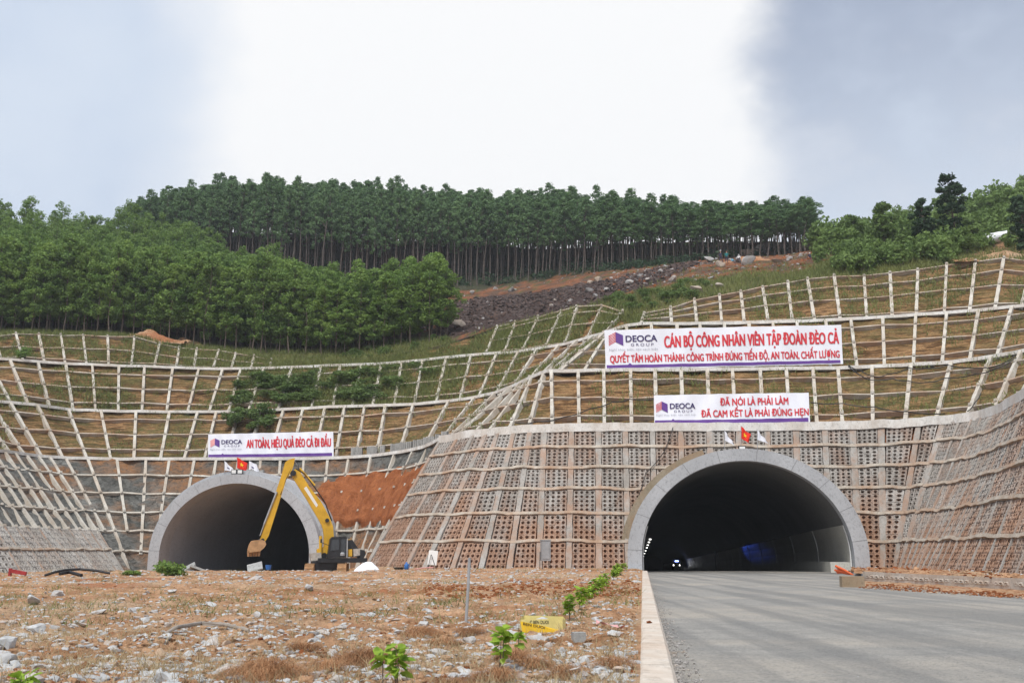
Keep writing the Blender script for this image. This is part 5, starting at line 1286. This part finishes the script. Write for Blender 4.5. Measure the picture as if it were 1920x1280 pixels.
def floodlight(px, y, D, label):
    p = P(px, y, D); root = empty('floodlight', tuple(p - np.array((0, 0, .3))), label, 'floodlight')
    MB().box(p, (.5, .22, .42)).build('housing', M['black'], root); MB().box(p - (0, .125, 0), (.40, .03, .30)).build('lens', M['board'], root)
    MB().box(p - (0, 0, .32), (.12, .12, .22)).build('bracket', M['steel'], root)
floodlight(439, 884, 93.6, 'left one of the two floodlights on the left tunnel arch'); floodlight(450.5, 884, 93.6, 'right one of the two floodlights on the left tunnel arch, beside the grey blocks')
floodlight(1391, 841, 70.6, 'single small floodlight under the red flag on the right tunnel arch')
for k, (px, y, wd) in enumerate(((468, 886, 12), (480, 886.5, 11), (490.5, 888, 8))):
    p = P(px, y, 94.2); b = MB(); w_ = wd / F * 94
    for j in range(3): b.box(p + (w_ * (j - 1) / 3.05, 0, .02 * j), (w_ / 3.1, .5, .62))
    put('block_stack', b, M['block'], ('leftmost of three small block stacks on the left tunnel arch', 'middle one of three small block stacks on the left tunnel arch', 'rightmost and narrowest block stack on the left tunnel arch')[k], 'block stack')
for k, px in enumerate((653, 663, 682, 691, 703, 723, 732, 741, 753, 764, 772, 783, 793, 804, 815)):
    p = back(q1, px, .9); p[2] += .5; w_ = (10.5 if k not in (2, 4) else 9) / F * p[1]; b = MB()
    for j in range(3): b.box(p + (w_ * (j - 1) / 3.02, .02 * j, .03 * math.sin(k * 3 + j)), (w_ / 3.15, .45, .98), rz=-.1 - .25 * (px > 750))
    put('block_stack', b, M['block'], 'upright bundle of grey slabs on the berm right of the left banner', 'block stack', False, 'slab bundles on the berm')
# cables over the benches
def face_finder(bn):
    us = np.linspace(0, bn.n - 1, (bn.n - 1) * 12); vv = np.linspace(0, 1, 40); A = [(u, v) for u in us for v in vv]; Q = np.array([proj(bn.S(u, v)) for u, v in A])
    def f(px, y, o=.32):
        k = int(np.argmin((Q[:, 0] - px) ** 2 + (Q[:, 1] - y) ** 2)); u, v = A[k]; return bn.S(u, v) + bn.N(u, v) * o
    return f
f2 = face_finder(B2r); f1 = face_finder(B1f)
def cable(pts, label, r=.045, o=.32, ff=None):
    ff = ff or f2; P_ = [ff(x, y, o) for x, y in pts]; out = []
    for a, c in zip(P_, P_[1:]):
        for k in range(5): t = k / 5; out.append(a * (1 - t) + c * t - np.array((0, 0, .10 * math.sin(math.pi * t))))
    out.append(P_[-1]); put('cable', MB().tube(out, r, 6), M['cable'], label, 'cable')
cable([(1588, 690), (1612, 700), (1640, 711), (1665, 709), (1705, 695), (1737, 698), (1780, 690), (1842, 696), (1880, 690), (1908, 673)], 'upper black cable sagging across the second bench right of the banners')
cable([(1592, 694), (1630, 718), (1672, 716), (1705, 720), (1735, 722), (1770, 716), (1830, 709), (1870, 696), (1909, 676)], 'lower black cable sagging across the second bench right of the banners')
cable([(968, 799), (1010, 796), (1058, 789), (1105, 773), (1145, 760), (1180, 755), (1226, 754)], 'black cable climbing from the nose of the cut to the smaller banner')
cable([(1519, 762), (1580, 762), (1640, 770), (1700, 778), (1775, 783)], 'black cable running down right from the smaller banner to the berm')
cable([(1817, 779), (1831, 761), (1845, 744)], 'short black cable standing up beside the right berm', .035)
cable([(1262, 806), (1243, 850), (1212, 890), (1194, 940)], 'thin black cable hanging down the block wall left of the right tunnel arch', .03, .3, f1)
# ------------------------------------------------------------------ truck deep in the tunnel
def truck():
    p = Pg(1268, 300, 0); p[2] = -.09 - .016 * (np.dot(p - PR, AXD) - 6); root = empty('truck', tuple(p), 'dark truck with headlights and a blue roof light coming through the right tunnel', 'truck')
    q = lambda x, y, z: p + AXR * x + AXD * y + np.array((0, 0, z))
    b = MB(); b.box(q(0, 3.6, 1.9), (2.3, 5.2, 2.4), rz=-AX); b.build('cargo_box', M['black'], root)
    b = MB(); b.box(q(0, .4, 1.45), (2.2, 1.8, 1.9), rz=-AX, taper=.93); b.build('cab', M['black'], root)
    MB().box(q(0, -.52, 1.85), (1.8, .06, .7), rz=-AX).build('windscreen', M['glass'], root)
    for s_ in (-1, 1):
        MB().box(q(.88 * s_, -.54, 1.55), (.26, .1, .34), rz=-AX).build('headlight', M['head'], root)
        for y in (.5, 4.8): MB().tube([q(1.0 * s_ - .12, y, .45), q(1.0 * s_ + .12, y, .45)], .45, 14).build('wheel', M['cable'], root)
    MB().box(q(0, -.5, .55), (2.0, .12, .14), rz=-AX).build('bumper', M['steel'], root); spot('headlight_beam', q(0, -.9, 1.5), AXR * .12 - AXD, 70, (.95, .97, 1), 60, root); MB().box(q(.1, .2, 2.7), (1.0, .3, .28), rz=-AX).build('roof_light', M['beacon'], root)
truck()
# ------------------------------------------------------------------ excavator
def excavator():
    D = 70.; zb = -.42; o = Pg(611, D, zb); k = D / F; ph = R(14)
    E1 = np.array((math.cos(ph), math.sin(ph), 0)); E2 = np.array((0, 0, 1.)); NN = np.array((math.sin(ph), -math.cos(ph), 0))
    y0 = proj(o)[1]; root = empty('excavator', tuple(o), 'yellow crawler excavator with a raised arm and muddy bucket before the left tunnel', 'excavator')
    def q(px, py, n=0.): return o + E1 * ((px - 611) * k / math.cos(ph)) + E2 * ((y0 - py) * k * .975) + NN * n
    def pris(nm, pts, t, n, mat, par=None): return MB().prism([((x - 611) * k / math.cos(ph), (y0 - y) * k * .975) for x, y in pts], o + NN * n, E1, E2, NN, t).build(nm, mat, par or root)
    boom = [(549, 882), (558, 887), (575, 914), (597, 942), (612, 969), (620, 988), (622, 1008), (616, 1034), (606, 1046), (601, 1040), (605, 1024), (604, 1004), (602, 992), (595, 977), (569, 934), (545, 897), (543, 889)]
    bo = pris('boom', boom, .46, 0, M['yellow'])
    for n in (.245, -.245): pris('boom_plate', [(554, 893), (574, 922), (596, 952), (608, 975), (604, 984), (594, 970), (569, 929), (551, 901)], .02, n, M['yellow'], bo)
    stick = [(548, 861), (537, 864.5), (531, 870), (526, 893), (508, 961), (494.5, 1012), (497, 1017), (502.5, 1018), (509, 1006), (535, 901), (542, 889), (546, 876)]
    pris('decal', [(566, 918), (570, 914), (592, 949), (589, 953)], .02, .262, M['board'], bo)
    for n in (.12, -.12): MB().tube([q(551, 884, n) + E2 * .1, q(566, 896, n) + E2 * .22, q(588, 924, n) + E2 * .16, q(604, 946, n) + E2 * .12, q(618, 978, n)], .03, 6).build('hydraulic_hose', M['cable'], bo)
    MB().tube([q(556, 884, .2), q(552, 872, .22) + E2 * .2, q(545, 874, .2), q(534, 902, .22), q(526, 930, .24)], .028, 6).build('hydraulic_hose', M['cable'], root)
    st = pris('stick', stick, .36, .05, M['yellow']); pris('stick_plate', [(530, 896), (534, 900), (510, 998), (504, 1000)], .38, .05, M['yellow'], st)
    # bucket
    bk = MB(); sh = [(479, 1016), (484, 1014.5), (497, 1013.5), (503, 1015.5), (505.5, 1022), (502, 1028), (496, 1034), (478, 1036.5), (474, 1031), (476, 1022)]
    bk.prism([((x - 611) * k / math.cos(ph), (y0 - y) * k * .975) for x, y in sh], o + NN * .05, E1, E2, NN, 1.05); bu = bk.build('bucket', M['bucket'], root)
    for j in range(5):
        x = 476 + j * 4.5; n = .05 + (j - 2) * .14; a = q(x, 1034.5 - j * .2, n); MB().box(a + E2 * -.13, (.13, .11, .42), taper=1.5, rz=ph).build('tooth', M['bucket'], bu)
    MB().tube([q(500, 1010), q(490, 1016), q(484, 1018)], .07, 8).build('bucket_link', M['black'], root)
    for a, b_, n, r0 in (((557, 880), (546, 864), .0, .035), ((585, 912), (557, 880), .0, .085), ((519, 925), (500, 985), .28, .06), ((500, 985), (494, 1006), .28, .035)): MB().tube([q(*a, n), q(*b_, n)], r0, 8).build('cylinder', M['yellow'] if r0 > .07 else M['steel'], root)
    for n, (a, m_, b_) in ((.42, ((598, 985), (598.5, 1006), (599.5, 1040))), (-.42, ((611, 982), (610, 1004), (607.5, 1040)))):
        MB().tube([q(*m_, n), q(*b_, n)], .11, 10).build('cylinder', M['yellow'], root); MB().tube([q(*a, n), q(*m_, n)], .05, 8).build('cylinder_rod', M['steel'], root)
    MB().tube([q(563, 890, .0) + E2 * .12, q(585, 920, .0) + E2 * .2, q(606, 950) + E2 * .1, q(616, 975)], .035, 6).build('hydraulic_hose', M['cable'], root)
    for px, py, r in ((546, 890, .2), (606, 1042, .2), (609, 977, .14), (499, 1014, .12)): MB().tube([q(px, py, -.36), q(px, py, .36)], r, 12).build('pivot_pin', M['black'], root)
    # upper structure
    MB().box(q(637, 1050.5), (3.3, 2.4, .30), rz=ph).build('deck', M['black'], root)
    pris('deck_box', [(581, 1038), (600, 1036), (601, 1050), (583, 1052)], 1.6, .0, M['dull']); pris('boom_foot', [(593, 1030), (606, 1026), (616, 1030), (616, 1048), (594, 1048)], .7, 0, M['yellow'])
    cabp = [(614, 1012), (617, 1008), (642, 1007.5), (643.5, 1012), (644, 1045), (610, 1046)]
    cb = pris('cab', cabp, 1.0, .75, M['black'])
    pris('cab_window', [(617, 1013), (629, 1012.5), (629.5, 1032), (615, 1033)], .05, 1.255, M['glass'], cb); pris('cab_window', [(633, 1012), (641, 1012), (641.5, 1043), (633.5, 1043)], .05, 1.255, M['glass'], cb)
    pris('cab_frame', [(642.5, 1011), (644.5, 1011), (645, 1046), (643, 1046)], .06, 1.27, M['steel'], cb)
    wd = pris('engine_cover', [(645, 1014), (653, 1013), (663, 1028), (669, 1030), (668, 1044), (645, 1045)], 1.9, .1, M['black'])
    pris('side_panel', [(655, 1030), (668, 1028.5), (669, 1041), (656, 1043.5)], .05, 1.08, M['dull'], wd); pris('side_panel', [(646, 1031), (653, 1030), (653.5, 1043), (646.5, 1043.5)], .05, 1.08, M['yellow'], wd)
    pris('counterweight', [(667, 1031), (675, 1032), (677, 1040), (673, 1047), (667, 1047)], 2.3, 0, M['black'])
    MB().tube([q(636, 1042, 1.3), q(636, 1038, 1.3), q(636, 1036, 1.3)], [.16, .16, .1], 12).build('air_filter', M['steel'], root)
    MB().tube([q(646, 1012, -.8), q(656, 1012, -.8), q(664, 1024, -.8)], .025, 5).build('handrail', M['yellow'], root)
    pris('exhaust', [(652, 1008), (655, 1008), (655, 1016), (652, 1016)], .16, -.5, M['bucket'])
    pris('mirror', [(597, 1012), (600, 1012), (600, 1019), (597, 1019)], .06, 1.2, M['black']); MB().tube([q(599, 1018, 1.2), q(613, 1024, 1.2)], .02, 5).build('mirror_arm', M['black'], root)
    # undercarriage: tracks point towards the viewer
    MB().box(q(613, 1060), (2.2, 1.8, .6), rz=ph).build('undercarriage', M['black'], root)
    fwd = np.array((math.sin(R(6)), -math.cos(R(6)), 0)); rt = np.array((math.cos(R(6)), math.sin(R(6)), 0))
    for cx in (585.5, 641):
        c = q(cx, y0, 0); c[2] = zb; prof = []
        L, rr = 1.55, .46
        for s_ in (1, -1):
            for t in np.linspace(-math.pi / 2, math.pi / 2, 7): prof.append((s_ * L + s_ * rr * math.cos(t) , rr + .0 + rr * math.sin(t) * s_))
        tk = MB().prism(prof, c, fwd, E2, rt, .58).build('track', M['bucket'], root)
        for j in range(15):
            a = (j - 7) / 7 * (L + .05); MB().box(c + fwd * a + E2 * (.93), (.60, .16, .045), rz=R(6)).build('track_pad', M['bucket'], tk)
        for z in (.16, .33, .5, .67, .82): MB().box(c + fwd * (L + rr * math.sqrt(max(.02, 1 - ((z - rr) / rr) ** 2)) + .01) + E2 * z, (.60, .06, .11), rz=R(6)).build('track_pad', M['bucket'], tk)
excavator()
# ------------------------------------------------------------------ misty air
hb = MB().box((50, 200, 80), (1700, 1300, 196)); hz = hb.build('haze', M['white']); hz.data.materials.clear()
hm = bpy.data.materials.new('misty_air'); hm.use_nodes = True; nt = hm.node_tree; nt.nodes.clear()
ho_ = nt.nodes.new('ShaderNodeOutputMaterial'); pv = nt.nodes.new('ShaderNodeVolumePrincipled'); nt.links.new(pv.outputs[0], ho_.inputs['Volume'])
pv.inputs['Color'].default_value = (.86, .91, .97, 1); pv.inputs['Density'].default_value = .00032; pv.inputs['Anisotropy'].default_value = .2
hz.data.materials.append(hm); tag(hz, kind='stuff')
